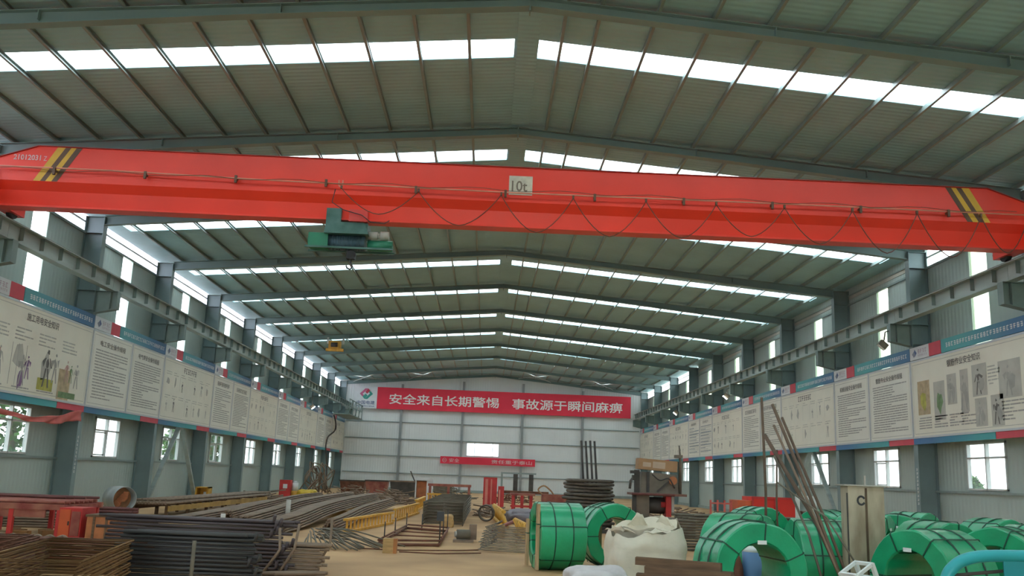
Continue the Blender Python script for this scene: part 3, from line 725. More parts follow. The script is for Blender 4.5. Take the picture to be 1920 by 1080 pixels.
# second, yellow hoist far off under the left slope
yh = 50.457; xh = -8.95; zb = zr(8.95) - .105 - .175
t = thing('yellow_hoist', 'small yellow hoist hanging from a rafter near the far left end', 'hoist', (xh, yh, zb))
g = MB(); g.box(xh - .35, xh + .3, yh - .2, yh + .2, zb - .62, zb - .2); g.box(xh - .5, xh + .45, yh - .1, yh + .1, zb - .75, zb - .6); g.build('body', M_yelp, t)
g = MB(); 
for x in (-.42, .42): g = MB(); g.box(xh + x - .05, xh + x + .05, yh - .05, yh + .05, zb - .35, zb); g.build('hanger', M_white, t)
g = MB(); g.cyl((xh - .2, yh - .24, zb - .42), (xh + .15, yh - .24, zb - .42), .12, 12); g.build('drum', M_machd, t)

# ------------------------------------------------------------------ coils wrapped in green film
def coil_meshes(seed):
    rnd = random.Random(seed)
    R, r, w_ = .515, .30, .36
    n = 40; prof = [(R, -w_ + .015), (R - .015, -w_), (r + .015, -w_), (r, -w_ + .02), (r, w_ - .02), (r + .015, w_), (R - .015, w_), (R, w_ - .015), (R + .004, 0)]
    mb = MB(); vs = []; k = len(prof); flat = 8
    for i in range(n):
        th = 2 * PI * i / n
        # film drawn tight between straps: slight facets on the outside
        fac = 1 - .022 * (math.cos(flat * th + rnd.random() * .2) * .5 + .5)
        for (a, h) in prof:
            q = a * (fac if a > .4 else 1) + rnd.uniform(-.003, .003)
            vs.append((q * math.cos(th), h + rnd.uniform(-.004, .004), q * math.sin(th)))
    fs = [(i * k + j, i * k + (j + 1) % k, ((i + 1) % n) * k + (j + 1) % k, ((i + 1) % n) * k + j) for i in range(n) for j in range(k)]
    mb.add(vs, fs, 0, True)
    st = MB()
    for h in (-.14, .14): st.ring((0, h, 0), (0, 1, 0), [(R - .02, -.008), (R + .009, -.008), (R + .009, .008), (R - .02, .008)], 40)
    for j in range(6):
        th = PI / 6 + j * PI / 3; u = Vector((math.cos(th), 0, math.sin(th))); v = Vector((-math.sin(th), 0, math.cos(th)))
        a, b, c = R + .008, r - .006, w_ + .006
        P = [u * a + Vector((0, -c + .03, 0)), u * (a - .03) + Vector((0, -c, 0)), u * (b + .03) + Vector((0, -c, 0)), u * b + Vector((0, -c + .03, 0)), u * b + Vector((0, c - .03, 0)), u * (b + .03) + Vector((0, c, 0)), u * (a - .03) + Vector((0, c, 0)), u * a + Vector((0, c - .03, 0))]
        m = len(P)
        for i in range(m): st.bar(P[i], P[(i + 1) % m],   .014, .006, 0, up=tuple(v.cross((P[(i + 1) % m] - P[i]).normalized())))
    return mb, st
cb, cs = coil_meshes(3)
def coil(loc, ang, label, roll=0.0, board=None, tagside=0, tilt=0.0, lean=0):
    t = thing('strand_coil', label, 'coil', loc, ang, 'green wrapped coils standing on the floor')
    t.rotation_euler = (lean, 0, ang)
    base = coil.proto
    if base is None:
        a = cb.build('wrapping', M_coil, t, world=False); a.data.set_sharp_from_angle(angle=math.radians(32)); b = cs.build('strap', M_strap, t, world=False); coil.proto = (a, b)
    else:
        a = base[0].copy(); COL.objects.link(a); a.parent = t; b = base[1].copy(); COL.objects.link(b); b.parent = t
    for o in (a, b): o.location = (0, 0, .512); o.rotation_euler = (0, roll, 0)
    if tagside is not None:
        q = MB()
        if tagside == 0: q.box(-.05, .05, -.375, -.371, .80, .84)
        elif tagside == 1: q.obox((-.512, .02, .60), (.004, .06, .03))
        q.build('paper_label', M_label, t, world=False)
    for bx in (board or []):
        q = MB(); sd, x0, z0, z1 = bx; yy = -.385 if sd < 0 else .385
        q.box(x0 - .06, x0 + .06, yy - .018, yy + .018, z0, z1); bo = q.build('packing_board', M_plank, t, world=False)
        q = MB(); q.box(x0 - .062, x0 + .062, yy - .021, yy + .021, z0 + (z1 - z0) * .68, z0 + (z1 - z0) * .68 + .018); q.build('board_strap', M_strap, bo, world=False)
    return t
coil.proto = None
# angle: 0 means the visible face looks towards the camera (-Y)
coil((.74, 15.02, 0), -1.40, 'green wrapped coil left of the second one, its hollow end turned left', .2, [(-1, -.40, .02, .74), (-1, .33, .02, 1.0)], None)
coil((1.66, 15.75, 0), .22, 'green wrapped coil beside the bulk bag with a tan board in its hole', .5, [(1, -.05, .16, .86)], None)
coil((2.46, 10.3, 0), .12, 'large green wrapped coil in front with a blue barrel seen through its hole', .1, None, 0)
coil((3.05, 12.8, 0), .85, 'green wrapped coil peeping out directly behind the foremost coil', .9)
coil((3.72, 11.58, 0), -1.62, 'green wrapped coil left of the upright beige steel post, behind the leaning poles', .3, [(-1, -.46, .02, .82)], None)
coil((4.22, 9.75, 0), -1.12, 'green wrapped coil right of the beige steel post, dark end facing the camera', .6, [(-1, .36, .02, .55)])
coil((5.62, 12.6, 0), .35, 'green wrapped coil behind the teal railing, its dark end facing forward', .1)
coil((5.78, 11.2, 0), -.85, 'green wrapped coil with an orange board end beside the right edge', .4, [(-1, -.36, .35, .80)], None)
coil((6.9, 12.4, 0), .55, 'green wrapped coil low at the right edge behind the orange board', .2)
coil((5.75, 16.9, 0), -1.0, 'green wrapped coil far back beside the cream steel frame', .3)
coil((5.5, 14.6, 0), .9, 'green wrapped coil just right behind the top of the beige post', .7)
coil((6.5, 15.75, 0), -.5, 'green wrapped coil in the back row in front of the right wall column', .1)
coil((7.78, 15.1, 0), .3, 'green wrapped coil in the back row right of the wall column', .5)
coil((9.05, 15.6, 0), -.8, 'green wrapped coil at the far right of the back row', .2)
coil((4.55, 17.2, 0), .3, 'green wrapped coil farthest back, half hidden left of the beige post', .5)
coil((7.6, 17.6, 0), .6, 'green wrapped coil against the right wall behind the back row', .4)

# bulk bag, sacks
def cloth_lump(name, label, cat, c, sx_, sy_, h, seed, m, top=None, sub=3):
    rnd = random.Random(seed); bm = bmesh.new(); bmesh.ops.create_icosphere(bm, subdivisions=4, radius=1)
    ph = [(rnd.uniform(1.5, 5), rnd.uniform(0, 6), rnd.uniform(-1, 1), rnd.uniform(-1, 1), rnd.uniform(-1, 1)) for _ in range(9)]
    for v in bm.verts:
        p = v.co; q = Vector([math.copysign(abs(x) ** .6, x) for x in p])
        d = sum(abs(math.sin(f * (a * p.x + b * p.y + e * p.z) * 1.3 + o)) - .5 for f, o, a, b, e in ph) * .075
        q = q * (1 + d); v.co = Vector((q.x * sx_, q.y * sy_, max(0, (q.z + .75) / 1.75) * h))
    me = bpy.data.meshes.new(name); bm.to_mesh(me); bm.free()
    for p in me.polygons: p.use_smooth = True
    me.materials.append(m); o = bpy.data.objects.new(name, me); COL.objects.link(o); o.location = c
    return tag(o, label, cat)
def bulk_bag():
    rnd = random.Random(5); t = thing('bulk_bag', 'big cream woven bulk bag with slumped open top beside the green coils', 'bag', (1.72, 12.6, 0), .12)
    mb = MB(); n = 48; rings = 20; vs = []
    for j in range(rings):
        u = j / (rings - 1)
        for i in range(n):
            th = 2 * PI * i / n; c, s = math.cos(th), math.sin(th)
            k = (abs(c) ** 6 + abs(s) ** 6) ** (-1 / 6)      # squarish
            bul = .46 + .035 * math.sin(PI * u)
            wr = .006 * math.sin(13 * th + 5 * u) + .008 * math.sin(4 * th - 13 * u + 1) + rnd.uniform(-.004, .004)
            fold = .012 * math.sin(3 * th + 1) * u ** 3 + .010 * math.sin(22 * u + 2 * th) * max(0, -s)
            topz = .78 + .15 * max(0, math.cos(th - .6)) ** 1.2 + .03 * math.sin(7 * th + 1) - .08 * max(0, math.cos(th - 3.6))
            rr = bul * min(k, 1.3) * (1 - .02 * (1 - u)) + wr + fold
            if u > .9: rr *= 1 - (u - .9) * .35
            vs.append((rr * c, rr * s * .85, topz * u))
    fs = [(j * n + i, j * n + (i + 1) % n, (j + 1) * n + (i + 1) % n, (j + 1) * n + i) for j in range(rings - 1) for i in range(n)]
    mb.add(vs, fs, 0, True); mb.f.append(list(range(n))[::-1]); mb.mi.append(0); mb.sm.append(False)
    mb.build('body', M_bag, t, world=False)
    mb = MB(); vs = []; fs = []
    for q in range(5):
        v = q / 4
        for i in range(n):
            th = 2 * PI * i / n
            vs.append(((.45 - .16 * v) * math.cos(th) * (1 + .05 * math.sin(6 * th)), (.37 - .14 * v) * math.sin(th) * (1 + .05 * math.sin(5 * th)), .80 - .22 * v + .12 * max(0, math.cos(th - .9)) * (1 - v) + .02 * math.sin(7 * th)))
    for q in range(4):
        for i in range(n): fs.append((q * n + i, q * n + (i + 1) % n, (q + 1) * n + (i + 1) % n, (q + 1) * n + i))
    fs.append(tuple(4 * n + i for i in range(n)))
    mb.add(vs, fs, 0, True); mb.build('turned_in_top', M_bag, t, world=False)
    # slumped flaps around the rim
    for k, (th, wd, ht, out) in enumerate(((.55, .5, .20, .0), (1.6, .4, .22, -.06), (3.7, .55, .06, .12), (5.0, .6, .05, .05))):
        mb = MB(); nu, nv = 9, 5; vs = []
        u0 = Vector((math.cos(th), math.sin(th) * .85, 0)); v0 = Vector((-math.sin(th), math.cos(th), 0))
        for a in range(nu):
            for q in range(nv):
                s = (a / (nu - 1) - .5) * wd; h = q / (nv - 1)
                p = u0 * (.46 - out * h * -1 - .1 * h) + v0 * s * (1 - .45 * h) + Vector((0, 0, .76 + ht * h * (1 - (2 * a / (nu - 1) - 1) ** 2 * .6) + .015 * math.sin(a * 2.1 + q)))
                vs.append(p)
        fs = [(a * nv + q, a * nv + q + 1, (a + 1) * nv + q + 1, (a + 1) * nv + q) for a in range(nu - 1) for q in range(nv - 1)]
        mb.add(vs, fs, 0, True); ob = mb.build('flap', M_bag, t, world=False)
        sm = ob.modifiers.new('thick', 'SOLIDIFY'); sm.thickness = .008
bulk_bag()
cloth_lump('woven_sack', 'crumpled pale woven sack in front of the bulk bag', 'sack', (.98, 11.55, 0), .36, .30, .36, 11, M_bag2)
cloth_lump('woven_sack', 'crumpled lilac grey sack lying lowest at the bottom edge before the bulk bag', 'sack', (.62, 10.75, 0), .34, .30, .27, 17, M_bag2)
cloth_lump('woven_sack', 'small crumpled sack between the bulk bag and the brown offcuts', 'sack', (1.52, 11.45, 0), .12, .2, .3, 23, M_bag)

# ------------------------------------------------------------------ loose steel: every bar its own object
BAR_MESH = {}
def bar_obj(name, pts, r, m, label, group, n=6, loc=(0, 0, 0), cat='steel bar', closed=False):
    mb = MB(); mb.tube(pts, r, n, closed=closed); o = mb.build(name, m, None)
    o.location = loc; return tag(o, label, cat, group)
def dup_bar(o, loc, rz=0.0, rx=0.0, ry=0.0, m=None):
    c = o.copy(); COL.objects.link(c); c.location = loc; c.rotation_euler = (rx, ry, rz)
    return c
def straight_stack(name, label, group, c, rz, L, nx, nz, r, m, seed, jl=.12, gap=1.09, ragged=True, hooks=False, z0=0.0, taper=0):
    """bars lying side by side along local X, stacked in rows; c = centre of the heap on the floor"""
    rnd = random.Random(seed); protos = []
    for v in range(4):
        l = L * (1 - .06 * v if ragged else 1)
        pts = [(-l / 2, 0, 0), (0, rnd.uniform(-.001, .001), rnd.uniform(-.001, .001)), (l / 2, 0, 0)]
        if hooks and v in (1, 3): pts = pts + [(l / 2 + .03, -.02, .03), (l / 2 + .05, -.05, .10)]
        protos.append(pts)
    first = {}
    R = Matrix.Rotation(rz, 3, 'Z'); d = 2 * r * gap
    for k in range(nz):
        m_ = nx - taper * k
        if m_ < 1: break
        for j in range(m_):
            if 1 < j < m_ - (1 if taper else 0) and k < nz - 2 and (not taper or nx - taper * (k + 2) > 1 and j < m_ - 1): continue
            v = rnd.randint(0, 3) if (j == 0 or not hooks) else rnd.choice((0, 2)); dy = (j - (m_ - 1) / 2) * d + 0; dx = rnd.uniform(-jl, jl)
            p = Vector(c) + R @ Vector((dx, dy, 0)) + Vector((0, 0, z0 + r + k * d * (.9 if taper else 1.02)))
            if v not in first:
                first[v] = bar_obj(name, protos[v], r, m, label, group); o = first[v]; o.location = p; o.rotation_euler = (0, 0, rz)
            else: dup_bar(first[v], p, rz)
    return first
def curved_bundle(name, label, group, pts, nx, nz, r, m, seed, flare=.0):
    """a bundle of long bars following pts; bars keep their place in the bundle's cross-section"""
    rnd = random.Random(seed); d = 2 * r * 1.04; ob = None
    for k in range(nz):
        m_ = max(1, nx - k)
        for j in range(m_):
            if 1 < j < m_ - 2 and k < nz - 1: continue
            off = Vector(((j - (m_ - 1) / 2) * d * 1.05, 0, k * d * .97))
            if ob is None: ob = bar_obj(name, pts, r, m, label, group, 5); ob.location = off; ob.rotation_euler = (0, 0, 0)
            else: dup_bar(ob, off + Vector((0, rnd.uniform(-.06, .06), 0)))
def smooth(P, n=14):
    P = [Vector(p) for p in P]; out = []
    Q = [P[0] * 2 - P[1]] + P + [P[-1] * 2 - P[-2]]
    for i in range(1, len(Q) - 2):
        for j in range(n):
            t = j / n; a, b, c, d = Q[i - 1:i + 3]
            out.append(.5 * ((2 * b) + (c - a) * t + (2 * a - 5 * b + 4 * c - d) * t * t + (3 * b - a - 3 * c + d) * t ** 3))
    out.append(P[-1]); return out

# dark stacks in the left foreground
straight_stack('reinforcing_bar', 'long dark steel bar in the stack at the front left', 'dark bars stacked front left', (-3.96, 11.75, 0), -.05, 1.72, 6, 12, .0225, M_rebar, 1, jl=.06, hooks=True)
straight_stack('reinforcing_bar', 'long purplish steel bar in the stack behind the black front stack', 'purplish bars behind the front stack', (-4.35, 13.15, 0), -.10, 2.75, 6, 14, .0225, M_rebarp, 2, jl=.08, hooks=True)
straight_stack('reinforcing_bar', 'short brownish steel bar in the low stack ending at the open floor', 'short bars right of the front stack', (-3.02, 13.25, 0), -.05, 1.0, 8, 8, .0225, M_rebarb, 3, jl=.05)
straight_stack('reinforcing_bar', 'stray dark bar lying near the end of the low front stack', 'stray bars before the low stack', (-2.85, 12.5, 0), .45, .75, 5, 2, .022, M_rebarb, 4, jl=.1)
st_ = MB(); st_.cyl((-3.50, 10.3, 0), (-3.50, 10.3, .60), .022, 8); tag(st_.build('steel_stake', M_rebarg, at=(-3.5, 10.3, 0)), 'short upright steel stake standing in front of the black bar stack', 'stake')
for i, (x, y, l, a, b) in enumerate(((-3.28, 12.55, .7, .25, .6), (-3.1, 12.75, .6, .35, .8), (-2.78, 13.75, .55, .3, .5))):
    m = MB(); m.tube([(x, y, .02), (x + l * .3, y + .05, .35), (x + l * a, y + .1, .62 + .05 * i)], .02, 6)
    tag(m.build('bent_bar', M_rebarb, at=(x, y, 0)), 'bent steel bar sticking up between the front stacks, %s from the left' % ORD[i], 'steel bar', 'bent bars sticking up between the stacks')

# rusty rectangular stirrups heaped at the bottom left corner
rnd = random.Random(9)
def stirrup(P, r, m, name, label, group): return bar_obj(name, P, r, m, label, group, 6, closed=True)
pr_ = None
for i in range(20):
    z = .03 + i * .024
    P = [(-4.62, 11.55, 0), (-5.55, 11.45, 0), (-5.05, 8.9, 0), (-4.15, 9.0, 0)]
    if pr_ is None: pr_ = stirrup(P, .0105, M_rusty, 'rectangular_stirrup', 'yellow rusted rectangular stirrup in the heap at the bottom left corner', 'yellow rusted stirrups'); pr_.location = (0, 0, z)
    else: dup_bar(pr_, (rnd.uniform(-.05, .05), rnd.uniform(-.05, .05), z))
pr_ = None
for i in range(20):
    z = .03 + i * .024
    P = [(-5.86, 11.75, 0), (-7.0, 11.6, 0), (-6.4, 9.0, 0), (-5.34, 9.2, 0)]
    if pr_ is None: pr_ = stirrup(P, .0105, M_rust, 'rectangular_stirrup', 'red brown rectangular stirrup in the heap at the bottom left edge', 'red brown stirrups'); pr_.location = (0, 0, z)
    else: dup_bar(pr_, (rnd.uniform(-.06, .06), rnd.uniform(-.06, .06), z))
straight_stack('reinforcing_bar', 'rust red bar lying behind the stirrups at the bottom left', 'rust red bars behind the stirrups', (-5.7, 12.35, 0), -.03, 2.0, 6, 10, .019, M_rust, 5, jl=.2)
for i in range(7):
    m = MB(); P = [(-7.0 + .16 * i, 12.5 + .03 * i, .02), (-6.98 + .16 * i, 12.55, .30), (-6.86 + .16 * i, 12.6, .42), (-6.75 + .16 * i, 12.62, .30), (-6.74 + .16 * i, 12.66, .02)]
    tag(m.tube(smooth(P, 5), .017, 6).build('hooked_bar', M_rebarb, at=(-7 + .16 * i, 12.5, 0)), 'hoop of bent steel standing at the left edge beside the stirrups', 'steel bar', 'bent hoops at the left edge')

# red cutting bench with cabinet
t = thing('cutting_bench', 'red steel cutting bench with rails at the left edge', 'workbench', (-9.0, 17.8, 0))
g = MB()
for x in (-10.9, -9.9, -8.9, -8.05):
    for y in (17.3, 18.9): g = MB(); g.box(x - .04, x + .04, y - .04, y + .04, 0, .50); g.build('leg', M_redp, t)
g = MB()
for y in (17.3, 18.9): g.box(-11.0, -7.95, y - .05, y + .05, .50, .60)
for x in (-10.9, -9.5, -8.05): g.box(x - .05, x + .05, 17.3, 18.9, .50, .58)
g.box(-11.0, -8.3, 17.28, 17.32, .36, .50); g.build('frame', M_redr, t)
g = MB()
for i in range(8): g.cyl((-11 + .02 * i, 17.35 + i * .2, .63), (-8.0, 17.35 + i * .2, .63), .03, 8)
g.build('roller_bar', M_redr, t)
g = MB()
for i in range(9): g.obox((-9.9 + (i * .37) % 1.7, 17.5 + (i % 3) * .3, .06), (.16, .07, .05), Matrix.Rotation(i, 3, 'Z'))
g.build('scrap', M_rusty, t)
t = thing('control_cabinet', 'red steel cabinet at the right end of the cutting bench', 'cabinet', (-7.55, 17.35, 0))
MB().box(-7.95, -7.55, 17.05, 17.65, .03, .56).build('body', M_redp, t)
MB().box(-7.93, -7.74, 17.035, 17.05, .06, .53).build('door', mat('orange_red_door', (.58, .10, .03), .5, var=.1), t)
MB().box(-7.72, -7.57, 17.035, 17.05, .08, .50).build('side_panel', M_redr, t)
MB().box(-7.77, -7.75, 17.02, 17.035, .26, .33).build('handle', M_black, t)
t = thing('rusty_crate', 'rusty orange brown crate right of the red cabinet', 'crate', (-7.0, 17.3, 0))
MB().box(-7.45, -6.95, 17.05, 17.6, 0, .42).build('body', M_orange, t)
q = MB(); q.box(-7.47, -6.93, 17.03, 17.62, .42, .46)
for x in (-7.32, -7.1): q.box(x - .02, x + .02, 17.035, 17.05, .02, .42)
q.build('rim', M_pile, t)
straight_stack('steel_pipe', 'dull red pipe lying on the cutting bench at the left', 'pipes lying on the bench', (-9.5, 18.55, .66), -.03, 2.7, 7, 1, .028, M_pinkpipe, 6, jl=.3, taper=1)
straight_stack('reinforcing_bar', 'brownish bar in the long sheaf between the bench and the drum', 'bars between bench and drum', (-8.9, 20.2, .0), .12, 3.4, 10, 6, .026, M_rebarb, 7, jl=.35, taper=1)
straight_stack('angle_bar', 'greenish bar leaning out of the sheaf before the drum', 'greenish bars before the drum', (-5.95, 19.55, .0), .5, 2.4, 7, 4, .026, M_rebarg, 8, jl=.3, taper=1)
straight_stack('steel_pipe', 'maroon pipe lying near the left wall behind the bench', 'maroon pipes near the left wall', (-10.0, 22.2, .16), -.02, 2.9, 6, 3, .035, M_pinkpipe, 19, jl=.3, taper=1)
t = thing('timber_support', 'low timber support under the maroon pipes near the left wall', 'support', (-9.7, 22.2, 0))
for x in (-10.6, -8.9): MB().box(x - .08, x + .08, 21.9, 22.5, 0, .158).build('bearer', M_wood, t)

# drum
t = thing('steel_drum', 'grey drum lying on its side with rusty open end near the left wall', 'drum', (-9.4, 23.6, .18))
ax = Vector((.72, -.69, 0)); c0 = Vector((-9.65, 23.85, .50))
g = MB(); g.ring(c0, ax, [(.30, 0), (.30, .20), (.306, .21), (.30, .22), (.30, .58), (.285, .58), (.285, .02), (.29, 0)], 28)
g.cyl(c0, c0 + ax * .01, .29, 28); g.build('shell', M_drum, t)
g = MB(); g.cyl(c0 + ax * .30, c0 + ax * .31, .283, 28); g.build('inside', M_orin, t)
g = MB(); 
for i in range(5): g.obox(c0 + ax * (.36 + .02 * i) + Vector((.03 * i - .06, .03 * i - .06, -.12 + .05 * i)), (.09, .03, .06), Matrix.Rotation(.8 + i, 3, 'Y'))
g.build('rust_scale', M_orange, t)
t = thing('drum_cradle', 'low timber cradle under the grey drum', 'support', (-9.4, 23.6, 0))
for q_ in (.1, .48):
    g = MB(); p = c0 + ax * q_; g.obox((p.x, p.y, .095), (.34, .05, .095), Matrix.Rotation(.76, 3, 'Z')); g.build('bearer', M_wood, t)

# long roller rack with bars
t = thing('roller_rack', 'long low rack with yellow apron and short legs along the left side', 'rack', (-8.7, 30, 0))
for i in range(7):
    y = 25.0 + i * 1.75; g = MB(); g.box(-8.74, -8.66, y - .04, y + .04, 0, .30); g.box(-9.6, -9.52, y - .04, y + .04, 0, .30); g.box(-9.6, -8.62, y - .03, y + .03, .30, .34); g.build('leg', M_pile, t)
MB().box(-8.65, -8.63, 24.9, 36.0, .17, .31).build('apron', mat('mustard_apron', (.40, .25, .07), .6, var=.25, scale=2), t)
MB().box(-9.6, -9.57, 24.9, 36.0, .2, .31).build('back_rail', M_pile, t)
for i in range(11):
    x = -9.5 + i * .085
    o = bar_obj('reinforcing_bar', [(0, 0, 0), (.01 * math.sin(i), 6, .0), (.0, 11.6 + .4 * math.sin(i * 3), 0)], .034, M_rebarb, 'long grey brown bar lying on the roller rack along the left side', 'bars on the roller rack', 6)
    o.location = (x, 24.7, .376)
for i in range(6):
    o = bar_obj('reinforcing_bar', [(0, 0, 0), (.04, 6, .0), (.0, 12, 0)], .034, M_rebarb, 'long grey brown bar lying on the roller rack along the left side', 'bars on the roller rack', 6)
    o.location = (-9.45 + i * .12, 24.8 + .1 * i, .446)

# curved bundles on the left of the aisle
B1 = [(-5.0, 20.7, .03), (-4.86, 22.5, .10), (-4.80, 25, .22), (-4.80, 28.5, .275), (-4.85, 33, .28), (-4.9, 38, .28)]
curved_bundle('reinforcing_bar', 'long weathered bar in the big curved bundle left of the aisle', 'bars of the big curved bundle', smooth(B1, 6), 12, 6, .024, M_rebarb, 21)
B2 = [(-6.05, 22.3, .03), (-5.92, 25.0, .14), (-5.88, 28, .26), (-5.9, 33, .30), (-5.95, 39, .30)]
curved_bundle('reinforcing_bar', 'long weathered bar in the curved bundle behind the big one', 'bars of the second curved bundle', smooth(B2, 6), 9, 5, .026, M_rebarb, 22)
B3 = [(-4.0, 22.3, .03), (-3.9, 24, .1), (-3.86, 27, .2), (-3.9, 31, .2), (-3.95, 36, .2)]
curved_bundle('reinforcing_bar', 'long weathered bar in the curved bundle beside the yellow dividers', 'bars of the third curved bundle', smooth(B3, 6), 7, 5, .026, M_rebarb, 23)
B4 = [(-7.0, 24.6, .03), (-6.92, 28, .16), (-6.95, 33, .26), (-7.0, 38, .26)]
curved_bundle('reinforcing_bar', 'long bar in the round bundle whose end carries a white tag', 'bars of the tagged round bundle', smooth(B4, 6), 7, 5, .026, M_rebarb, 24)
tag(MB().box(-7.06, -6.94, 24.16, 24.18, .03, .21).build('paper_tag', M_label, at=(-7, 24.17, .03)), 'white tag at the end of the round bundle on the left', 'tag')
B5 = [(-7.8, 23.0, .03), (-7.6, 27, .12), (-7.8, 33, .16), (-7.9, 40, .05)]
curved_bundle('reinforcing_bar', 'long tan bar in the flat bundle along the roller rack', 'bars of the flat bundle', smooth(B5, 6), 9, 3, .026, M_rebarb, 25)
for y, z, lab in ((28.6, .24, 'near'), (34.5, .25, 'far')):
    tag(MB().box(-6.5, -4.3, y - .08, y + .08, 0, z - .03).build('timber_bearer', M_wood, at=(-5.4, y, 0)), 'timber bearer under the two big curved bundles, the %s one' % lab, 'timber', 'bearers under the curved bundles')
g = MB(); g.cyl((-5.33, 23.9, 0), (-5.33, 23.9, .62), .06, 12); tag(g.build('post_stub', M_cream, at=(-5.33, 23.9, 0)), 'short pale post standing among the curved bundles', 'post')
# spray of bar ends
rnd = random.Random(31)
for i in range(24):
    a = -1.45 + 1.05 * i / 23; l = rnd.uniform(1.5, 2.1); c = Vector((-3.75, 18.35, 0)); u = Vector((math.cos(a), math.sin(a), 0)); z = .03 + .16 * (i % 4) / 3
    bar_obj('reinforcing_bar', smooth([c + u * .45 + Vector((0, 0, z + .12)), c + u * 1.0 + Vector((0, 0, z + .10)), c + u * l + Vector((0, 0, .016 + z * .3))], 4), .014, M_rebarg, 'grey green bar fanning out onto the open floor left of the tan block', 'bars fanning out onto the floor', 5)

# yellow dividers, left of the aisle
def divider(p0, p1, n, h, label, lean=.0):
    p0 = Vector(p0); p1 = Vector(p1); d = (p1 - p0); L = d.length; d.normalize(); sd = Vector((d.y, -d.x, 0))
    t = thing('bar_divider', label, 'rack', p0, 0, 'yellow bar dividers')
    g = MB(); g.bar(p0 + Vector((0, 0, h)), p1 + Vector((0, 0, h)), .10, .05); g.build('top_rail', M_yelp, t)
    g = MB(); g.bar(p0 + Vector((0, 0, .03)), p1 + Vector((0, 0, .03)), .12, .05); g.build('base_rail', M_yelp, t)
    for i in range(n):
        q = p0 + d * (L * (i + .5) / n); g = MB(); g.bar(q + Vector((0, 0, .06)), q + Vector((0, 0, h - .025)), .045, .05); g.build('upright', M_yelp, t)
divider((-3.55, 21.6, 0), (-2.95, 26.2, 0), 14, .30, 'long yellow bar divider with many uprights left of the aisle')
divider((-3.0, 27.4, 0), (-2.75, 33.5, 0), 12, .34, 'yellow bar divider behind the longest one left of the aisle')
divider((-2.95, 35.0, 0), (-3.0, 41.0, 0), 9, .40, 'farthest yellow bar divider left of the aisle')
t = thing('yellow_trestle', 'small yellow rack of slats standing behind the yellow dividers', 'rack', (-2.3, 38.2, 0))
g = MB(); g.box(-2.75, -1.85, 38.2, 38.3, .55, .62); g.box(-2.75, -1.85, 38.2, 38.3, 0, .06); g.build('rail', M_yelp, t)
for i in range(8): MB().box(-2.72 + i * .115, -2.67 + i * .115, 38.22, 38.28, .06, .55).build('slat', M_yelp, t)

# floor frame of bars with uprights
t = thing('tied_bar_assembly', 'open rectangular frame of bars with uprights lying on the floor', 'frame', (-1.85, 20.8, 0))
A, B, C_, D = Vector((-2.44, 18.2, .04)), Vector((-1.28, 18.6, .04)), Vector((-1.30, 23.2, .04)), Vector((-2.35, 23.9, .04))
for a, b in ((A, B), (B, C_), (C_, D), (D, A)):
    g = MB(); g.cyl(a, b, .03, 8); n_ = Vector((0, 0, .08)); g.cyl(a + n_ + Vector((.03, .03, 0)), b + n_ + Vector((.03, .03, 0)), .02, 8); g.build('side_bar', M_rust, t)
for i in range(3):
    u = (i + 1) / 4; g = MB(); g.cyl(A.lerp(D, u), B.lerp(C_, u), .018, 6); g.build('cross_bar', M_rust, t)
for p, h in ((A + Vector((.05, .9, 0)), .42), (D, .4), (B + Vector((0, .3, 0)), .62), (B.lerp(C_, .45), .5), (C_, .55), (A.lerp(D, .55), .4), (D + Vector((.4, -.2, 0)), .4)):
    g = MB(); g.cyl((p.x, p.y, 0), (p.x, p.y, h), .014, 6); g.build('upright', M_rebar, t)
q = B + Vector((0, .3, 0)); g = MB(); g.box(q.x - .07, q.x + .07, q.y - .05, q.y + .05, .48, .66); g.build('black_cap', M_black, t)
t = thing('foam_block', 'tan block with a red edge standing on the open floor', 'block', (-2.03, 16.9, 0))
MB().box(-2.17, -1.99, 16.8, 17.0, 0, .25).build('body', M_wood, t); MB().box(-1.989, -1.93, 16.8, 17.0, 0, .25).build('red_edge', mat('block_red', (.40, .16, .05), .7, var=.2), t)
for i, P in enumerate(([(-1.9, 17.05, .015), (-1.2, 16.95, .015), (-.45, 17.4, .015)], [(-2.7, 17.5, .015), (-1.9, 17.4, .015), (-.9, 17.8, .015), (-.5, 18.1, .015)])):
    bar_obj('thin_rod', P, .012, M_rust, 'thin rusty rod on the floor %s the tan block' % ('right of' if i == 0 else 'behind'), None, 6, cat='rod')
t = thing('motor_unit', 'small grey motor on a skid standing on the open floor', 'motor', (-.78, 20.3, 0))
MB().box(-1.05, -.62, 20.05, 20.5, 0, .05).build('skid', M_rebarb, t)
g = MB(); g.cyl((-.98, 20.2, .16), (-.70, 20.25, .16), .10, 16); g.build('motor', M_rebarg, t)
g = MB(); g.box(-.72, -.56, 20.3, 20.48, .05, .36); g.build('gear_case', M_rebarb, t)
g = MB(); g.cyl((-1.02, 20.19, .16), (-.98, 20.2, .16), .06, 12); g.build('fan_cover', M_cream, t)
# U stirrups in front of the first coil
rnd = random.Random(77); po = None
for i in range(18):
    y = 17.75 + i * .075; z = .02 + .0215 * i
    P = smooth([(.42, 0, 0), (-.1, -.05, .02), (-.45, .02, .03), (-.50, .08, .03), (-.40, .35, .05), (-.2, 1.2, .09)], 4)
    if po is None: po = bar_obj('bent_stirrup', P, .010, mat('sheaf_rebar', (.17, .14, .105), .6, var=.4, scale=5), 'bent grey stirrup in the curved sheaf left of the first green coil', 'bent stirrups beside the coils', 5); po.location = (0, y, z)
    else: dup_bar(po, (rnd.uniform(-.05, .05) + i * .010, y + rnd.uniform(-.03, .03), z), rnd.uniform(-.05, .05))
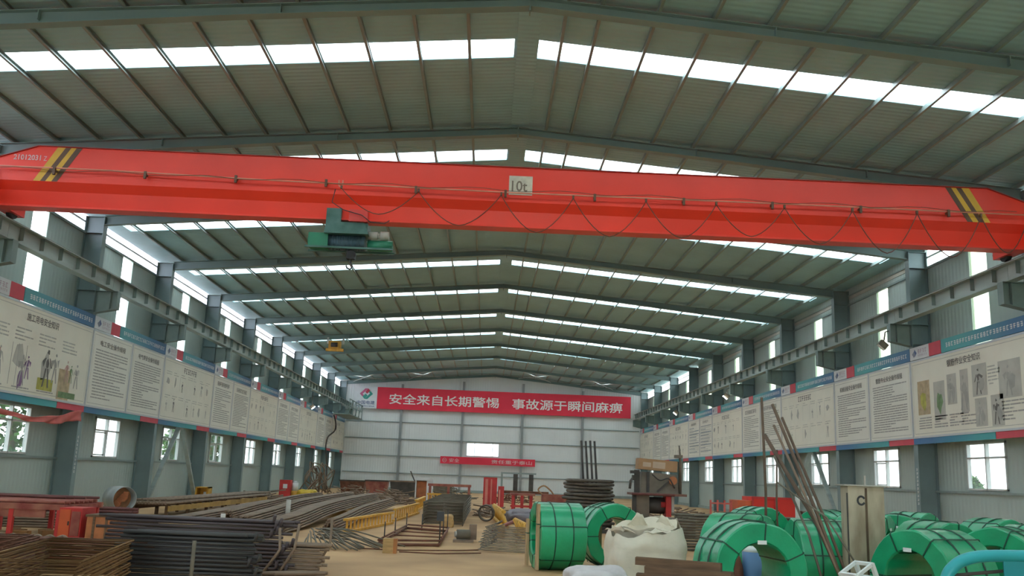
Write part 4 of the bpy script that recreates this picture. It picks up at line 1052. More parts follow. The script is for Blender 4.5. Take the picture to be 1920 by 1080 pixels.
# yellow pipe racks right of the aisle
def pipe_rack(p0, p1, n, h, label):
    p0 = Vector(p0); p1 = Vector(p1); t = thing('pipe_rack', label, 'rack', p0, 0, 'yellow pipe racks right of the aisle')
    d = (p1 - p0).normalized(); sd = Vector((d.y, -d.x, 0)); L = (p1 - p0).length
    g = MB(); g.cyl(p0 + Vector((0, 0, .06)), p1 + Vector((0, 0, .06)), .045, 8); g.build('base_pipe', M_yelp, t)
    g = MB(); g.cyl(p0 + Vector((0, 0, h)), p1 + Vector((0, 0, h)), .045, 8); g.build('top_pipe', M_yelp, t)
    for i in range(n):
        a = p0 + d * (L * (i + .2) / n); b = p0 + d * (L * (i + .8) / n); g = MB(); g.cyl(a + sd * .12 + Vector((0, 0, .03)), b - sd * .04 + Vector((0, 0, h)), .04, 8); g.cyl(b + sd * .10 + Vector((0, 0, .03)), b - sd * .04 + Vector((0, 0, h)), .035, 8); g.build('brace', M_yelp, t)
pipe_rack((.60, 19.9, 0), (.36, 23.6, 0), 6, .36, 'nearest yellow pipe rack, just left of the first green coil')
pipe_rack((.12, 25.4, 0), (-.1, 31.5, 0), 7, .46, 'yellow pipe rack farther down the aisle in front of the red tower')
g = MB(); g.tube([(-.2, 24.0, .05), (.05, 24.3, .14), (.35, 24.9, .24)], .05, 8); tag(g.build('red_beam', M_redr, at=(0, 24.4, 0)), 'short dull red pipe lying between the two yellow pipe racks', 'pipe')
tag(MB().box(-.12, .08, 22.2, 22.4, 0, .28).build('timber_block', M_wood, at=(-.02, 22.3, 0)), 'small tan timber block beside the nearest yellow pipe rack', 'block')
# tied cage of bars
def cage(x0, x1, y0, y1, h, label, m):
    t = thing('rebar_cage', label, 'cage', ((x0 + x1) / 2, y0, 0))
    ny = 15
    for k in range(7):
        z = .06 + (h - .08) * k / 6
        g = MB(); g.cyl((x0, y0, z), (x0 + .05, y1, z), .016, 5); g.cyl((x1, y0, z), (x1 + .05, y1, z), .016, 5); g.build('long_bar', m, t)
    for i in range(ny):
        y = y0 + .1 + (y1 - y0 - .2) * (i / (ny - 1)) ** 1.3
        g = MB()
        for k in range(8): z = .05 + (h - .05) * k / 7; g.cyl((x0 - .02, y, z), (x1 + .02, y, z), .012, 5)
        g.cyl((x0, y, .0), (x0, y, h), .012, 5); g.cyl((x1, y, 0), (x1, y, h), .012, 5); g.cyl(((x0 + x1) / 2, y, 0), ((x0 + x1) / 2, y, h), .012, 5); g.build('tie_grid', m, t)
cage(-2.1, -1.0, 26.2, 37.5, .62, 'long grey cage of tied bars in the middle of the floor', M_rebarg)
g = MB(); g.ring((-.35, 29.5, .26), (.3, 1, .1), [(.26, -.05), (.26, .05), (.21, .05), (.21, -.05)], 24); tag(g.build('wire_hoop', M_wire, at=(-.35, 29.5, 0)), 'dark hoop of wire standing right of the grey cage', 'wire coil')
tag(cloth_lump('cement_bag', 'x', 'bag', (-1.4, 25.6, 0), .16, .14, .32, 41, M_wood), 'small tan bag in front of the grey cage', 'bag')

# ------------------------------------------------------------------ back of the hall
t = thing('stirrup_machine', 'tall red machine tower standing far down the aisle', 'machine', (-.15, 42, 0))
MB().box(-.50, .10, 41.7, 42.3, 0, 1.32).build('tower', M_redp, t); g = MB(); g.box(-.42, -.30, 41.66, 41.7, .1, 1.25); g.box(-.18, -.12, 41.66, 41.7, .1, 1.25); g.build('rail', mat('pale_red', (.62, .2, .16), .5, var=.1), t)
MB().box(.16, .42, 41.7, 42.1, 0, .95).build('side_column', M_redp, t); g = MB(); g.box(.2, .25, 41.66, 41.7, .05, .8); g.build('slide', mat('salmon_slide', (.72, .32, .24), .5), t)
MB().box(.42, 2.4, 41.8, 42.1, .66, .78).build('outfeed_beam', M_rust, t)
for x in (.9, 1.6, 2.3): MB().box(x - .04, x + .04, 41.85, 42.05, 0, .66).build('leg', M_rust, t)
t = thing('red_frame_stand', 'red open steel stand right of the red machine tower', 'stand', (1.2, 38.3, 0))
for x in (.72, 1.08, 1.44): MB().box(x - .06, x + .06, 37.95, 38.1, 0, .66).build('leg', M_redp, t)
MB().box(.6, 1.6, 37.9, 38.6, .66, .74).build('top', M_redr, t); MB().box(.62, 1.58, 37.96, 38.0, .2, .28).build('rail', M_redp, t)
t = thing('red_frame_stand', 'red machine bed behind the first green coil near the wire stack', 'stand', (2.1, 36, 0))
MB().box(1.75, 3.1, 35.8, 36.4, .45, .78).build('bed', M_redr, t)
for x in (1.85, 2.95): MB().box(x - .06, x + .06, 35.9, 36.3, 0, .45).build('leg', M_redp, t)
g = MB(); g.tube(smooth([(1.75, 36, .78), (1.6, 35.9, .95), (1.8, 35.8, 1.1), (2.05, 35.9, .95), (2.2, 36, .78)], 4), .03, 8); g.build('guide', M_card, t)
cloth_lump('tarpaulin', 'grey blue tarpaulin heap left of the first green coil', 'tarpaulin', (.85, 29.5, 0), .5, 1.3, .38, 55, mat('tarp_grey', (.20, .175, .195), .7, var=.25, scale=4, bump='noise', bscale=6, bstr=.5))
cloth_lump('plastic_sack', 'white plastic sack lying on the floor under the red stand', 'sack', (1.15, 34.2, 0), .3, .3, .26, 56, M_bag2)
t = thing('loading_frame', 'grey door frame structure with two dark uprights before the end wall', 'frame', (2.2, 60, 0))
for x in (1.35, 2.35): MB().box(x, x + .28, 60, 60.2, 0, 1.55).build('upright', M_machd, t)
MB().box(.55, 2.8, 60, 60.15, 1.55, 1.65).build('lintel', M_purlin, t); MB().box(.55, .68, 60, 60.15, 0, 1.55).build('post', M_purlin, t)
t = thing('red_gantry', 'low faded red gantry rail across the floor behind the cage', 'gantry', (-2.2, 46, 0))
g = MB(); g.box(-3.2, -1.1, 45.9, 46.1, .80, .92); g.build('beam', M_redr, t)
for x in (-3.1, -2.2, -1.2): MB().box(x - .06, x + .06, 45.92, 46.08, 0, .8).build('leg', M_redr, t)
for (x, y, w_, d_, h, m, nm, lab) in ((-6.8, 56, 1.3, 1, .82, M_redr, 'scrap_bin', 'faded red scrap bin near the far left corner'), (-8.5, 58, 1.5, 1, .75, M_rust, 'scrap_bin', 'rust brown scrap bin in the far left corner'), (-5.1, 55, 1.6, 1.2, .85, M_machd, 'steel_tank', 'dark tank left of the small kiosk at the back'), (-3.0, 58, 1.2, 1, .7, M_rebarg, 'steel_tank', 'greenish tank right of the small kiosk at the back')):
    t = thing(nm, lab, 'bin' if 'bin' in nm else 'tank', (x, y, 0)); b = MB()
    b.hexa([(x - w_ / 2 + .1, y - d_ / 2 + .08, 0), (x + w_ / 2 - .1, y - d_ / 2 + .08, 0), (x + w_ / 2 - .1, y + d_ / 2 - .08, 0), (x - w_ / 2 + .1, y + d_ / 2 - .08, 0), (x - w_ / 2, y - d_ / 2, h), (x + w_ / 2, y - d_ / 2, h), (x + w_ / 2, y + d_ / 2, h), (x - w_ / 2, y + d_ / 2, h)]); b.build('body', m, t)
    b = MB()
    for q in ((x - w_ / 2 - .04, x + w_ / 2 + .04, y - d_ / 2 - .04, y - d_ / 2 + .04), (x - w_ / 2 - .04, x + w_ / 2 + .04, y + d_ / 2 - .04, y + d_ / 2 + .04), (x - w_ / 2 - .04, x - w_ / 2 + .04, y - d_ / 2, y + d_ / 2), (x + w_ / 2 - .04, x + w_ / 2 + .04, y - d_ / 2, y + d_ / 2)): b.box(*q, h, h + .07)
    b.build('rim', M_machd if m is not M_machd else M_rebarb, t)
t = thing('small_kiosk', 'small white hooded booth with rusty orange inside at the back', 'booth', (-3.75, 50, 0))
g = MB(); g.box(-4.1, -4.04, 49.7, 50.3, 0, 1.02); g.box(-3.5, -3.2, 49.7, 50.3, 0, 1.02); g.box(-4.1, -3.2, 50.24, 50.3, 0, 1.02); g.prism([(-4.12, 49.66, 1.02), (-3.18, 49.66, 1.02), (-3.25, 49.66, 1.16), (-4.0, 49.66, 1.16)], (0, .66, 0)); g.build('shell', M_signwhite, t)
MB().box(-4.03, -3.51, 50.0, 50.23, .0, .98).build('inside', M_orange, t)
# scattered offcut heaps at the back, each a heap of bars nobody could count
def heap(c, sx_, sy_, h, m, label, seed, n=60):
    rnd = random.Random(seed); mb = MB()
    for i in range(n):
        a = rnd.uniform(0, PI); r_ = rnd.random() ** .6; p = Vector((c[0] + sx_ * r_ * math.cos(i * 2.4), c[1] + sy_ * r_ * math.sin(i * 2.4), .03 + h * (1 - r_) * rnd.random()))
        l = rnd.uniform(.3, .75); d = Vector((math.cos(a), math.sin(a) * .6, rnd.uniform(-.1, .25))) * l
        q = p + d; q.z = max(.03, q.z); mb.cyl(p, q, .025, 5)
    o = mb.build('steel_offcuts', m, at=(c[0], c[1], 0)); tag(o, label, 'scrap', None, 'stuff')
heap((-7.2, 49), 1.2, 2.0, .75, M_rebarb, 'tangle of brown steel offcuts at the back left', 61, 120)
heap((-5.0, 46.5), .8, 1.6, .8, M_rebarb, 'heap of brown steel offcuts left of the booth', 62, 110)
heap((-2.2, 55), 1.2, 2, .75, M_rebarg, 'heap of grey steel offcuts behind the red gantry', 63, 100)
heap((-9.4, 39.5), .5, 1.6, .4, M_rebarb, 'heap of brown offcuts before the red extinguisher box', 64, 100)
heap((1.0, 52), 1.4, 3, .6, M_rust, 'heap of rusty offcuts behind the red stand', 65, 80)
heap((-4.2, 42.0), .5, 1.2, .5, M_rebarb, 'low heap of offcuts beside the farthest yellow divider', 66, 60)
heap((6.5, 33), 2.0, 3, .6, M_rebarb, 'heap of brown offcuts right of the wire machine', 67, 120)
heap((-.2, 33.2), .4, 1.3, .4, M_rebarb, 'dark tangle in front of the red machine tower', 68, 70)
# left back bits
t = thing('extinguisher_box', 'red box with pale sign by the left wall far back', 'box', (-9.9, 45, 0))
MB().box(-10.12, -9.6, 44.8, 45.2, 0, .84).build('body', M_redp, t); MB().box(-9.95, -9.75, 44.79, 44.8, .45, .65).build('sign', M_signwhite, t)
t = thing('water_canister', 'white and yellow canister right of the red box far back', 'canister', (-9.4, 45, 0))
g = MB(); g.cyl((-9.42, 45, .35), (-9.42, 45, .72), .14, 14); g.cyl((-9.42, 45, .72), (-9.42, 45, .8), .14, 14, r1=.05); g.build('tank', M_signwhite, t); g = MB(); g.cyl((-9.42, 45, 0), (-9.42, 45, .35), .17, 14); g.build('base', M_yelp, t)
cloth_lump('yellow_sheet', 'crumpled yellow sheet on the floor right of the white canister', 'sheet', (-8.75, 44.6, 0), .42, .4, .42, 71, mat('yellow_plastic', (.62, .42, .03), .5, var=.2))
t = thing('yellow_crate', 'open yellow crate standing against the left wall', 'crate', (-10.5, 34.2, 0))
g = MB(); g.box(-10.75, -10.3, 34.0, 34.05, .1, .16); g.box(-10.75, -10.7, 34.0, 34.5, 0, .62); g.box(-10.35, -10.3, 34.0, 34.5, 0, .62); g.box(-10.75, -10.3, 34.0, 34.5, .58, .62); g.box(-10.75, -10.3, 34.45, 34.5, 0, .62); g.build('shell', M_yelp, t)
g = MB(); g.cyl((-10.45, 34.2, .0), (-10.45, 34.2, .45), .09, 12, r1=.06); g.build('white_cone', M_label, t)

# wall braces (steel angles in the third bay)
for side, nm in ((-1, 'left'), (1, 'right')):
    for j, yb_ in enumerate((32.75, 38.15)):
        g = MB(); g.bar((side * 11.98, 35.45, 2.96), (side * 12.0, yb_, .04), .14, .09)
        tag(g.build('steel_brace', M_beam, at=(side * 12, yb_, 0)), 'slanting steel brace on the %s wall, the %s of the pair' % (nm, 'near one' if j == 0 else 'far one'), 'brace', 'slanting wall braces')
# faded red cloth at the left
def drape():
    mb = MB(); n, m = 36, 8; vs = []
    for i in range(n):
        u = i / (n - 1); y = 20.6 + 5.5 * u
        zt = 2.70 - .30 * math.sin(PI * min(1, u * 1.02)) ** 1.0 + .04 * u; hh = .08 + .42 * max(0, u - .45) ** 1.0 * (1 if u < .97 else .9) + .05 * (1 - u)
        for j in range(m):
            v = j / (m - 1)
            vs.append((-11.70 + .05 * math.sin(u * 30 + v * 3) * v + .03 * math.sin(u * 13), y - .1 * v * u, zt - hh * v + .02 * math.sin(u * 22 + j)))
    fs = [(i * m + j, (i + 1) * m + j, (i + 1) * m + j + 1, i * m + j + 1) for i in range(n - 1) for j in range(m - 1)]
    mb.add(vs, fs, 0, True); o = mb.build('draped_cloth', M_cloth, at=(-11.7, 23.3, 2.4)); sm = o.modifiers.new('thick', 'SOLIDIFY'); sm.thickness = .006
    tag(o, 'faded red cloth strung in a sagging line below the left wall boards', 'cloth')
drape()
# floodlights on brackets
for i, (side, y, z, lit) in enumerate(((1, 44.7, 5.62, True), (1, 56.8, 5.62, True), (1, 26.65, 5.6, False), (-1, 56.6, 5.1, True))):
    X = side * 11.1; nm = 'right' if side > 0 else 'left'
    lab = ['lit floodlight below the runway beam on the right, the nearer of two', 'lit floodlight below the runway beam on the right, the farther of two', 'unlit grey floodlight on an arm beside the first right crane bracket', 'lit floodlight below the runway beam on the left'][i]
    t = thing('floodlight', lab, 'lamp', (X, y, z))
    g = MB(); g.tube([(side * 11.25, y - .18, 6.0), (X - side * .02, y - .25, 5.95), (X, y - .1, z + .12)], .02, 6); g.build('arm', M_machd, t)
    g = MB(); g.obox((X, y, z), (.13, .07, .10), Matrix.Rotation(.7 * side, 3, 'Y')); g.build('housing', M_rebarg, t)
    R_ = Matrix.Rotation(.7 * side, 3, 'Y'); g = MB(); g.obox(Vector((X, y, z)) + R_ @ Vector((0, -.02, -.105)), (.12, .07, .004), R_); g.build('lens', M_lamp if lit else M_label, t)
    if lit:
        pass
# ladder platform and cables in the far left corner
t = thing('access_platform', 'grey railed access platform at the far left end of the runway', 'platform', (-11.6, 70, 5.4))
g = MB(); g.box(-11.5, -10.3, 66.5, 73.5, 5.30, 5.36); g.build('deck', M_brk, t)
g = MB()
for y in [66.6 + i * 1.7 for i in range(5)]: g.cyl((-10.35, y, 5.36), (-10.35, y, 6.4), .03, 6)
g.cyl((-10.35, 66.5, 6.4), (-10.35, 73.5, 6.4), .03, 6); g.cyl((-10.35, 66.5, 5.9), (-10.35, 73.5, 5.9), .025, 6); g.build('railing', M_brk, t)
g = MB()
for i in range(4): g.bar((-10.4, 66.6 + i * 1.7, 5.4), (-10.4, 68.3 + i * 1.7, 6.4), .05, .05)
g.build('diagonal', M_brk, t)
P = smooth([(-11.70, 68.4, 5.3), (-11.68, 69.4, 4.75), (-11.70, 69.2, 4.2), (-11.68, 66.6, 3.7), (-11.70, 66.0, 3.2), (-11.68, 65.9, 2.7), (-11.6, 66.4, 1.4), (-11.5, 66.2, .02)], 6)
g = MB(); g.tube(P, .05, 6); tag(g.build('power_cable', M_machd, at=(-11.7, 67, 0)), 'thick dark cable hanging in an S over the far left boards', 'cable')
rnd = random.Random(88); g = MB()
for i in range(10):
    P = smooth([(-10.6 + rnd.uniform(-.8, .6), 57 + rnd.uniform(-2, 2), .02), (-10.4 + rnd.uniform(-.8, .8), 57 + rnd.uniform(-2, 2), rnd.uniform(.6, 1.4)), (-10.5 + rnd.uniform(-.8, .8), 57, rnd.uniform(.8, 1.8)), (-10.2 + rnd.uniform(-.6, .6), 57, .03)], 5); g.tube(P, .035, 5)
tag(g.build('wire_tangle', M_rebarb, at=(-10.4, 57, 0)), 'tangle of loose wire standing on the floor in the far left corner', 'wire', None, 'stuff')
# thin rod crossing before the end wall
g = MB(); g.bar((-6.0, 70, 1.5), (-5.3, 70.3, .0), .07, .07); tag(g.build('leaning_rod', M_machd, at=(-5.3, 70.3, 0)), 'dark rod leaning before the far end wall left of centre', 'rod')

for i, (x, s_) in enumerate(((-5.6, -1), (-10.0, -1), (3.2, 1), (8.2, 1))):
    t = thing('roof_cross_brace', 'thin pale crossed rods under the roof before the far end wall, %s' % ('left of the ridge', 'in the left corner', 'right of the ridge', 'near the right corner')[i], 'brace', (x, 71.5, zr(x) - .25), 0, 'crossed roof rods')
    for a in (-1, 1):
        g = MB(); g.cyl((x - a * 1.3, 68.7, zr(x - a * 1.3) - .22), (x + a * 1.3, 74.1, zr(x + a * 1.3) - .22), .025, 6); g.build('rod', M_white, t)

# ------------------------------------------------------------------ right side machines and stacks
t = thing('wire_rack', 'steel rack with four tall uprights holding the stacked wire coils', 'rack', (2.45, 26, 0))
for (x, y) in ((2.26, 26.0), (2.40, 26.15), (2.49, 25.82), (2.63, 26.02)):
    g = MB(); g.tube([(x, y, .1), (x + .02, y, 1.4), (x - .06, y - .02, 2.45)], .03, 8); g.build('upright', M_machd, t)
MB().box(1.75, 3.15, 25.3, 26.7, 0, .10).build('base', M_machd, t)
for i in range(14):
    rnd = random.Random(200 + i); mb = MB(); n, k = 36, 10; vs = []; zc = .10 + .0935 * (i + .5); ox, oy = rnd.uniform(-.04, .04), rnd.uniform(-.04, .04)
    for a in range(n):
        th = 2 * PI * a / n; wob = .035 * math.sin(3 * th + i * 2.1) + .03 * math.sin(i * 1.7) + rnd.uniform(-.015, .015); zz = .012 * math.sin(2 * th + i * 1.3)
        for b in range(k):
            ph = 2 * PI * b / k; rr = .52 + .16 * math.copysign(abs(math.cos(ph)) ** .6, math.cos(ph)) + wob
            vs.append((2.45 + ox + rr * math.cos(th), 26 + oy + rr * math.sin(th), zc + zz * .2 + .045 * math.copysign(abs(math.sin(ph)) ** .6, math.sin(ph))))
    mb.add(vs, [(a * k + b, a * k + (b + 1) % k, ((a + 1) % n) * k + (b + 1) % k, ((a + 1) % n) * k + b) for a in range(n) for b in range(k)], 0, True)
    tag(mb.build('wire_coil', M_wire, at=(2.45, 26, zc)), 'flat rusty wire coil in the tall stack, %s from the top' % ORD[13 - i], 'wire coil', 'stacked wire coils')
# bending machine with cardboard
t = thing('bending_machine', 'grimy tall machine with table carrying a cardboard box', 'machine', (4.3, 25.5, 0))
MB().box(3.62, 3.98, 25.2, 25.8, 0, 1.05).build('column', M_mach, t)
MB().box(3.50, 4.95, 25.0, 26.0, 1.04, 1.10).build('table', mat('worn_brown_table', (.20, .10, .075), .6, var=.25), t)
g = MB(); g.cyl((3.48, 25.02, 1.07), (4.62, 25.02, 1.07), .035, 10); g.build('table_edge', M_pinkpipe, t)
g = MB(); g.hexa([(3.75, 25.25, 1.10), (4.78, 25.25, 1.10), (4.78, 25.95, 1.10), (3.75, 25.95, 1.10), (3.8, 25.3, 1.66), (4.74, 25.3, 1.60), (4.74, 25.9, 1.60), (3.8, 25.9, 1.66)]); g.build('cabinet', M_mach, t)
g = MB(); g.bar((3.95, 25.24, 1.12), (3.95, 25.24, 1.66), .07, .03); g.bar((4.2, 25.24, 1.14), (4.6, 25.22, 1.5), .03, .05); g.tube(smooth([(4.05, 25.2, 1.6), (4.25, 25.16, 1.45), (4.5, 25.2, 1.5), (4.66, 25.2, 1.25)], 5), .02, 6); g.build('hose', M_machd, t)
g = MB(); g.cyl((4.62, 25.2, 1.45), (4.62, 25.32, 1.45), .11, 16); g.build('hand_wheel', M_orange, t)
g = MB(); g.cyl((3.95, 25.45, .78), (4.45, 25.45, .78), .22, 18); g.build('roller', M_machd, t)
g = MB(); g.box(4.42, 4.56, 25.15, 25.6, .5, 1.04); g.cyl((4.3, 25.3, .80), (4.45, 25.3, .80), .09, 12); g.build('red_bracket', M_redp, t)
MB().box(4.57, 4.64, 25.15, 25.6, .62, 1.04).build('pale_post', M_cream, t)
g = MB(); g.box(3.62, 5.2, 25.1, 26.0, .0, .46); g.build('base', mat('base_brown', (.15, .11, .08), .7, var=.3), t)
g = MB(); g.box(3.52, 3.62, 25.1, 25.25, 0, 1.04); g.box(3.58, 3.7, 25.1, 25.3, 1.1, 1.7); g.box(3.50, 3.6, 25.0, 25.2, 1.42, 1.56); g.box(3.45, 3.66, 25.05, 25.2, 1.60, 1.68); g.tube([(3.52, 25.05, 1.5), (3.44, 25.0, 1.4), (3.42, 25.0, 1.2)], .035, 8); g.build('feed_arm', M_machd, t)
g = MB(); g.tube([(4.86, 25.5, 1.08), (4.88, 25.5, 1.95), (4.84, 25.5, 2.4)], [.05, .04, .015], 8); g.box(4.72, 4.92, 25.4, 25.6, 2.06, 2.14); g.build('mast', M_mach, t)
t = thing('cardboard_box', 'long brown cardboard box with two pale labels lying on the tall machine', 'box', (4.25, 25.55, 1.66))
R_ = Matrix.Rotation(.055, 3, 'Y'); bc = Vector((4.22, 25.52, 1.845))
g = MB(); g.obox(bc, (.53, .25, .145), R_); g.build('carton', M_card, t)
g = MB()
g.obox(bc + R_ @ Vector((-.30, -.252, -.01)), (.11, .002, .06), R_); g.obox(bc + R_ @ Vector((0.03, -.252, 0)), (.17, .002, .085), R_); g.build('label', mat('pale_carton_label', (.55, .44, .33), .7, var=.08), t)
g = MB(); g.obox(bc + R_ @ Vector((0, 0, .147)), (.53, .03, .002), R_); g.build('tape', mat('tape_tan', (.5, .36, .22), .4), t)

straight_stack('reinforcing_bar', 'grey brown straight bar in the wide stack behind the foremost green coil', 'bars in the wide stack right of the aisle', (5.2, 20.3, 0), .02, 3.0, 9, 13, .0265, M_rebarg, 41, jl=.35, ragged=True)
straight_stack('reinforcing_bar', 'brown straight bar in the low stack right of the wide bar stack', 'bars in the low stack below the red container', (6.0, 18.75, 0), .03, 2.2, 8, 9, .0265, M_rebarb, 42, jl=.25)
t = thing('red_container', 'bright red steel container behind the wide bar stack', 'container', (7.0, 24.3, 0))
MB().box(6.42, 7.62, 24.0, 25.0, .10, 1.12).build('body', mat('signal_red', (.70, .03, .02), .45, var=.08), t)
MB().box(6.05, 6.415, 24.05, 24.9, .10, 1.02).build('end_box', mat('orange_red', (.62, .13, .05), .5, var=.15), t)
g = MB(); g.box(6.40, 7.64, 23.98, 24.02, 1.08, 1.13); g.box(6.40, 7.64, 23.98, 24.02, .1, .14)
for x in (6.42, 7.0, 7.6): g.box(x - .02, x + .02, 23.97, 24.0, .1, 1.12)
g.build('rib', M_redp, t); g = MB()
for x in (6.2, 7.5): g.box(x - .08, x + .08, 24.1, 24.9, 0, .1)
g.build('skid', M_machd, t)
t = thing('red_ladder_frame', 'faded pink red slatted frame left of the bright red container', 'frame', (5.6, 24.4, 0))
for x in (5.42, 5.6, 5.78, 5.95): MB().box(x - .02, x + .02, 24.3, 24.36, 0, 1.0).build('upright', M_cloth, t)
g = MB()
for z in (.3, .6, .9): g.box(5.40, 5.97, 24.29, 24.31, z, z + .04)
g.build('rung', M_cloth, t)
t = thing('wooden_crate', 'brown wooden crate right of the bright red container', 'crate', (8.0, 24.2, 0))
MB().box(7.72, 8.2, 24.0, 24.6, 0, .75).build('body', M_pile, t); MB().box(7.70, 8.22, 23.98, 24.62, .75, .8).build('lid', M_pole, t)
t = thing('cream_frame', 'cream painted steel frame standing behind the coils', 'frame', (5.7, 16.2, 0))
MB().box(5.24, 5.30, 16.18, 16.25, 0, 1.20).build('post', M_white, t); MB().box(4.95, 5.3, 16.18, 16.25, 1.20, 1.26).build('top_bar', M_white, t); MB().box(4.95, 5.01, 16.18, 16.25, 0, 1.2).build('post', M_white, t)

# upright formwork post, leaning poles
t = thing('steel_formwork', 'upright beige steel section with rust stains and a cap, standing among the coils', 'post', (3.91, 10.75, 0), -.1)
g = MB(); g.box(-.20, .20, .13, .15, 0, 1.44); g.box(-.20, .20, -.15, -.13, 0, 1.44); g.box(-.20, -.18, -.13, .13, 0, 1.44); g.build('section', M_conc, t, world=False)
g = MB(); g.box(-.012, .012, -.156, -.15, .02, 1.42); g.build('weld_seam', mat('seam_brown', (.12, .08, .05), .8, var=.2), t, world=False)
g = MB(); g.box(-.212, -.2, -.152, -.125, .1, 1.36); g.build('side_plate', M_machd, t, world=False)
g = MB(); g.box(-.25, .23, -.19, .18, 1.44, 1.455); g.box(-.02, .0, -.17, -.15, 1.455, 1.56); g.build('cap_plate', M_cream, t, world=False)
g = MB(); n = 14
for i in range(n):
    a = .7 + i * (2 * PI - 1.4) / (n - 1); g.obox((-.055 + .038 * math.cos(a), -.152, 1.28 + .045 * math.sin(a)), (.011, .001, .011), Matrix.Rotation(-a, 3, 'Y'))
g.build('painted_mark', M_black, t, world=False)
for i, (P, r_, m) in enumerate((([(3.75, 14.0, 0), (3.77, 14.0, 1.3), (3.73, 14.0, 2.72)], .028, M_pole), ([(3.95, 14.0, 0), (3.93, 14.0, 1.2), (3.95, 14.0, 1.94)], .020, M_pole),
        ([(3.42, 9.7, 0), (3.22, 10.2, 1.05), (2.94, 10.9, 2.35)], .026, M_pole), ([(3.50, 9.80, 0), (3.25, 10.36, 1.0), (2.90, 11.1, 2.0)], .032, M_pole), ([(3.43, 9.66, 0), (3.18, 10.2, 1.05), (2.92, 10.8, 2.1)], .02, M_rebarb),
        ([(3.25, 9.9, 0), (3.16, 10.4, .9), (2.95, 10.9, 1.75)], .02, M_rebarg), ([(3.56, 9.5, .30), (3.2, 9.95, 1.1), (2.85, 10.5, 1.45)], .014, M_rebarg), ([(3.52, 9.75, 0), (3.30, 10.25, 1.05), (3.05, 10.9, 2.2)], .022, M_pole))):
    where = ('tall upright brown pole standing behind the coils', 'thinner upright pole right of the tall one', 'brown pole leaning left, topmost of the leaning bunch', 'thickest brown pole of the leaning bunch', 'greyish pole under the thickest leaning one', 'grey pole leaning nearest the foremost coil', 'thin rod lying across the leaning poles', 'brown pole leaning rightmost of the bunch')[i]
    g = MB(); g.tube(P, r_ * .72, 8); tag(g.build('steel_pole', m, at=P[0]), where, 'pole', 'poles leaning among the coils')
t = thing('white_crate', 'small white plastic crate at the bottom edge before the beige post', 'crate', (3.32, 9.38, 0))
R_ = Matrix.Rotation(.5, 3, 'Z') @ Matrix.Rotation(-.45, 3, 'Y')
g = MB(); cc = Vector((3.32, 9.38, .50))
for a, b in ((-1, -1), (1, -1), (1, 1), (-1, 1)): g.obox(cc + R_ @ Vector((a * .12, b * .1, 0)), (.018, .018, .16), R_)
for z in (-.15, 0, .15):
    for b in (-1, 1): g.obox(cc + R_ @ Vector((0, b * .1, z)), (.13, .012, .016), R_)
    for a in (-1, 1): g.obox(cc + R_ @ Vector((a * .12, 0, z)), (.012, .11, .016), R_)
g.build('slats', M_label, t)
g = MB(); g.obox(cc + R_ @ Vector((0, 0, -.14)), (.12, .1, .008), R_); g.build('floor_panel', M_cream, t)
MB().box(3.16, 3.48, 9.22, 9.54, 0, .285).build('foot', M_wood, t)
t = thing('traffic_cone', 'small red cone at the bottom edge left of the white crate', 'cone', (2.99, 9.12, 0))
g = MB(); g.cyl((2.99, 9.12, .03), (2.99, 9.12, .56), .13, 18, r1=.025); g.build('cone', M_redp, t); MB().box(2.85, 3.13, 8.98, 9.26, 0, .03).build('foot', M_machd, t)
# blue barrel seen through the front coil, brown jar beside it
t = thing('blue_barrel', 'blue barrel with white rim seen through the foremost green coil', 'barrel', (2.86, 11.45, 0))
g = MB(); g.cyl((2.86, 11.45, 0), (2.86, 11.45, .62), .15, 20); g.build('body', M_blue, t); g = MB(); g.cyl((2.86, 11.45, .62), (2.86, 11.45, .68), .15, 20, r1=.1); g.build('lid', M_label, t)
cloth_lump('rusty_lump', 'rusty brown lump beside the blue barrel inside the foremost coil', 'scrap', (2.56, 11.45, 0), .12, .14, .6, 91, M_rust)
# brown offcuts in front of the bulk bag
rnd = random.Random(12); po = None
for k in range(9):
    m_ = 9 - k
    for j in range(m_):
        P = Vector((1.50, 9.15, .036 + k * .075)) + Matrix.Rotation(-.5, 3, 'Z') @ Vector((rnd.uniform(-.07, .07), (j - (m_ - 1) / 2) * .078, 0))
        if po is None:
            g = MB(); g.box(-.42, .42, -.036, .036, -.036, .036); g.box(-.42, .42, -.008, .008, .036, .040); po = tag(g.build('steel_offcut', M_pile), 'short brown steel bar in the stepped pile before the bulk bag', 'steel bar', 'brown offcuts before the bulk bag'); po.location = P; po.rotation_euler = (0, 0, -.5)
        else: dup_bar(po, P, -.5 + rnd.uniform(-.006, .006))
# teal railing cart at the bottom right
t = thing('tool_cart', 'teal painted tube cart with sheet panel at the bottom right corner', 'cart', (3.6, 6.6, 0))
P = smooth([(2.78, 6.62, .0), (2.78, 6.62, .45), (2.81, 6.62, .78), (2.88, 6.62, .90), (3.02, 6.62, .965), (3.3, 6.62, .985), (4.0, 6.62, .99), (4.8, 6.62, .995)], 6)
g = MB(); g.tube(P, .042, 14); g.cyl((4.8, 6.62, 0), (4.8, 6.62, .995), .042, 14); g.build('front_tube', M_teal, t)
MB().box(3.22, 4.76, 6.60, 6.612, .30, .975).build('panel', M_tealsheet, t)
g = MB(); g.cyl((2.88, 6.62, .84), (3.22, 6.62, .88), .012, 8); g.build('brace_rod', M_machd, t)
MB().box(2.82, 4.76, 6.64, 7.2, .28, .30).build('deck', M_tealsheet, t)
for x in (3.1, 4.6): g = MB(); g.cyl((x, 7.0, .09), (x, 7.05, .09), .09, 16); g.box(x - .02, x + .02, 7.0, 7.05, .09, .28); g.build('wheel', M_black, t)

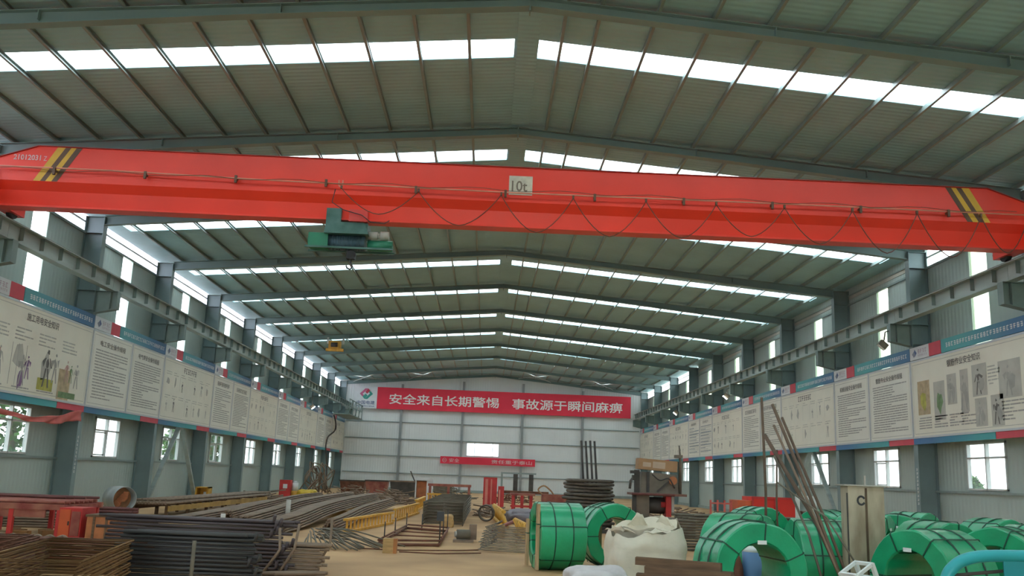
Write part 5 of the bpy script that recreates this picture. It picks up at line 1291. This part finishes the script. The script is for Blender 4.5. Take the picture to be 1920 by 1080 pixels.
# ------------------------------------------------------------------ outside the windows
def tree(x, y, h, r, label, seed):
    rnd = random.Random(seed); t = thing('tree', label, 'tree', (x, y, -.2))
    g = MB(); g.tube([(x, y, -.2), (x + .1, y, h * .5), (x, y, h * .7)], [.16, .12, .06], 8); g.build('trunk', M_bark, t)
    g = MB()
    for i in range(2600):
        v = Vector((rnd.gauss(0, 1), rnd.gauss(0, 1), rnd.gauss(0, 1))).normalized() * r * rnd.uniform(.45, 1.0) ** .6; c = Vector((x, y, h * .62)) + Vector((v.x, v.y, v.z * .95))
        a = Vector((rnd.uniform(-1, 1), rnd.uniform(-1, 1), rnd.uniform(-1, 1)))  .normalized() * .13; b = a.cross(Vector((rnd.uniform(-1, 1), rnd.uniform(-1, 1), 1))).normalized() * .10
        g.add([c - a, c + b, c + a, c - b], [(0, 1, 2, 3)])
    g.build('crown', M_leaf, t)
tree(-17.0, 33.0, 4.2, 2.3, 'leafy green tree outside the nearest left window', 1)
tree(-16.5, 52.0, 4.0, 1.7, 'leafy tree outside the third left window', 2)
tree(22.0, 44.0, 2.2, 1.1, 'low dark tree outside the second right window', 3)
tree(19.5, 33.0, 1.9, 1.0, 'low bushy tree outside the nearest right window', 4)
tree(22.5, 35.5, 2.2, 1.1, 'bushy tree beyond the nearest right window frame', 5)
for i, (x, y, w_, h) in enumerate(((52, 78, 9, 34), (62, 92, 9, 34), (42, 60, 7, 26))):
    t = thing('tower_block', 'pale tower block seen faintly through the right windows, %s from the camera' % ('second', 'third', 'first')[i], 'building', (x, y, -.3), 0, 'tower blocks beyond the right windows')
    MB().box(x - w_ / 2, x + w_ / 2, y - w_ / 2, y + w_ / 2, -.3, h).build('body', M_tower, t)
    g = MB()
    for f in range(2, int(h), 3):
        for s in range(4):
            yy = y - w_ / 2 + (s + .5) * w_ / 4; g.box(x - w_ / 2 - .03, x - w_ / 2, yy - .6, yy + .6, f, f + 1.5); xx = x - w_ / 2 + (s + .5) * w_ / 4; g.box(xx - .6, xx + .6, y - w_ / 2 - .03, y - w_ / 2, f, f + 1.5)
    g.build('windows', mat('far_glass', (.35, .38, .42), .2), t)
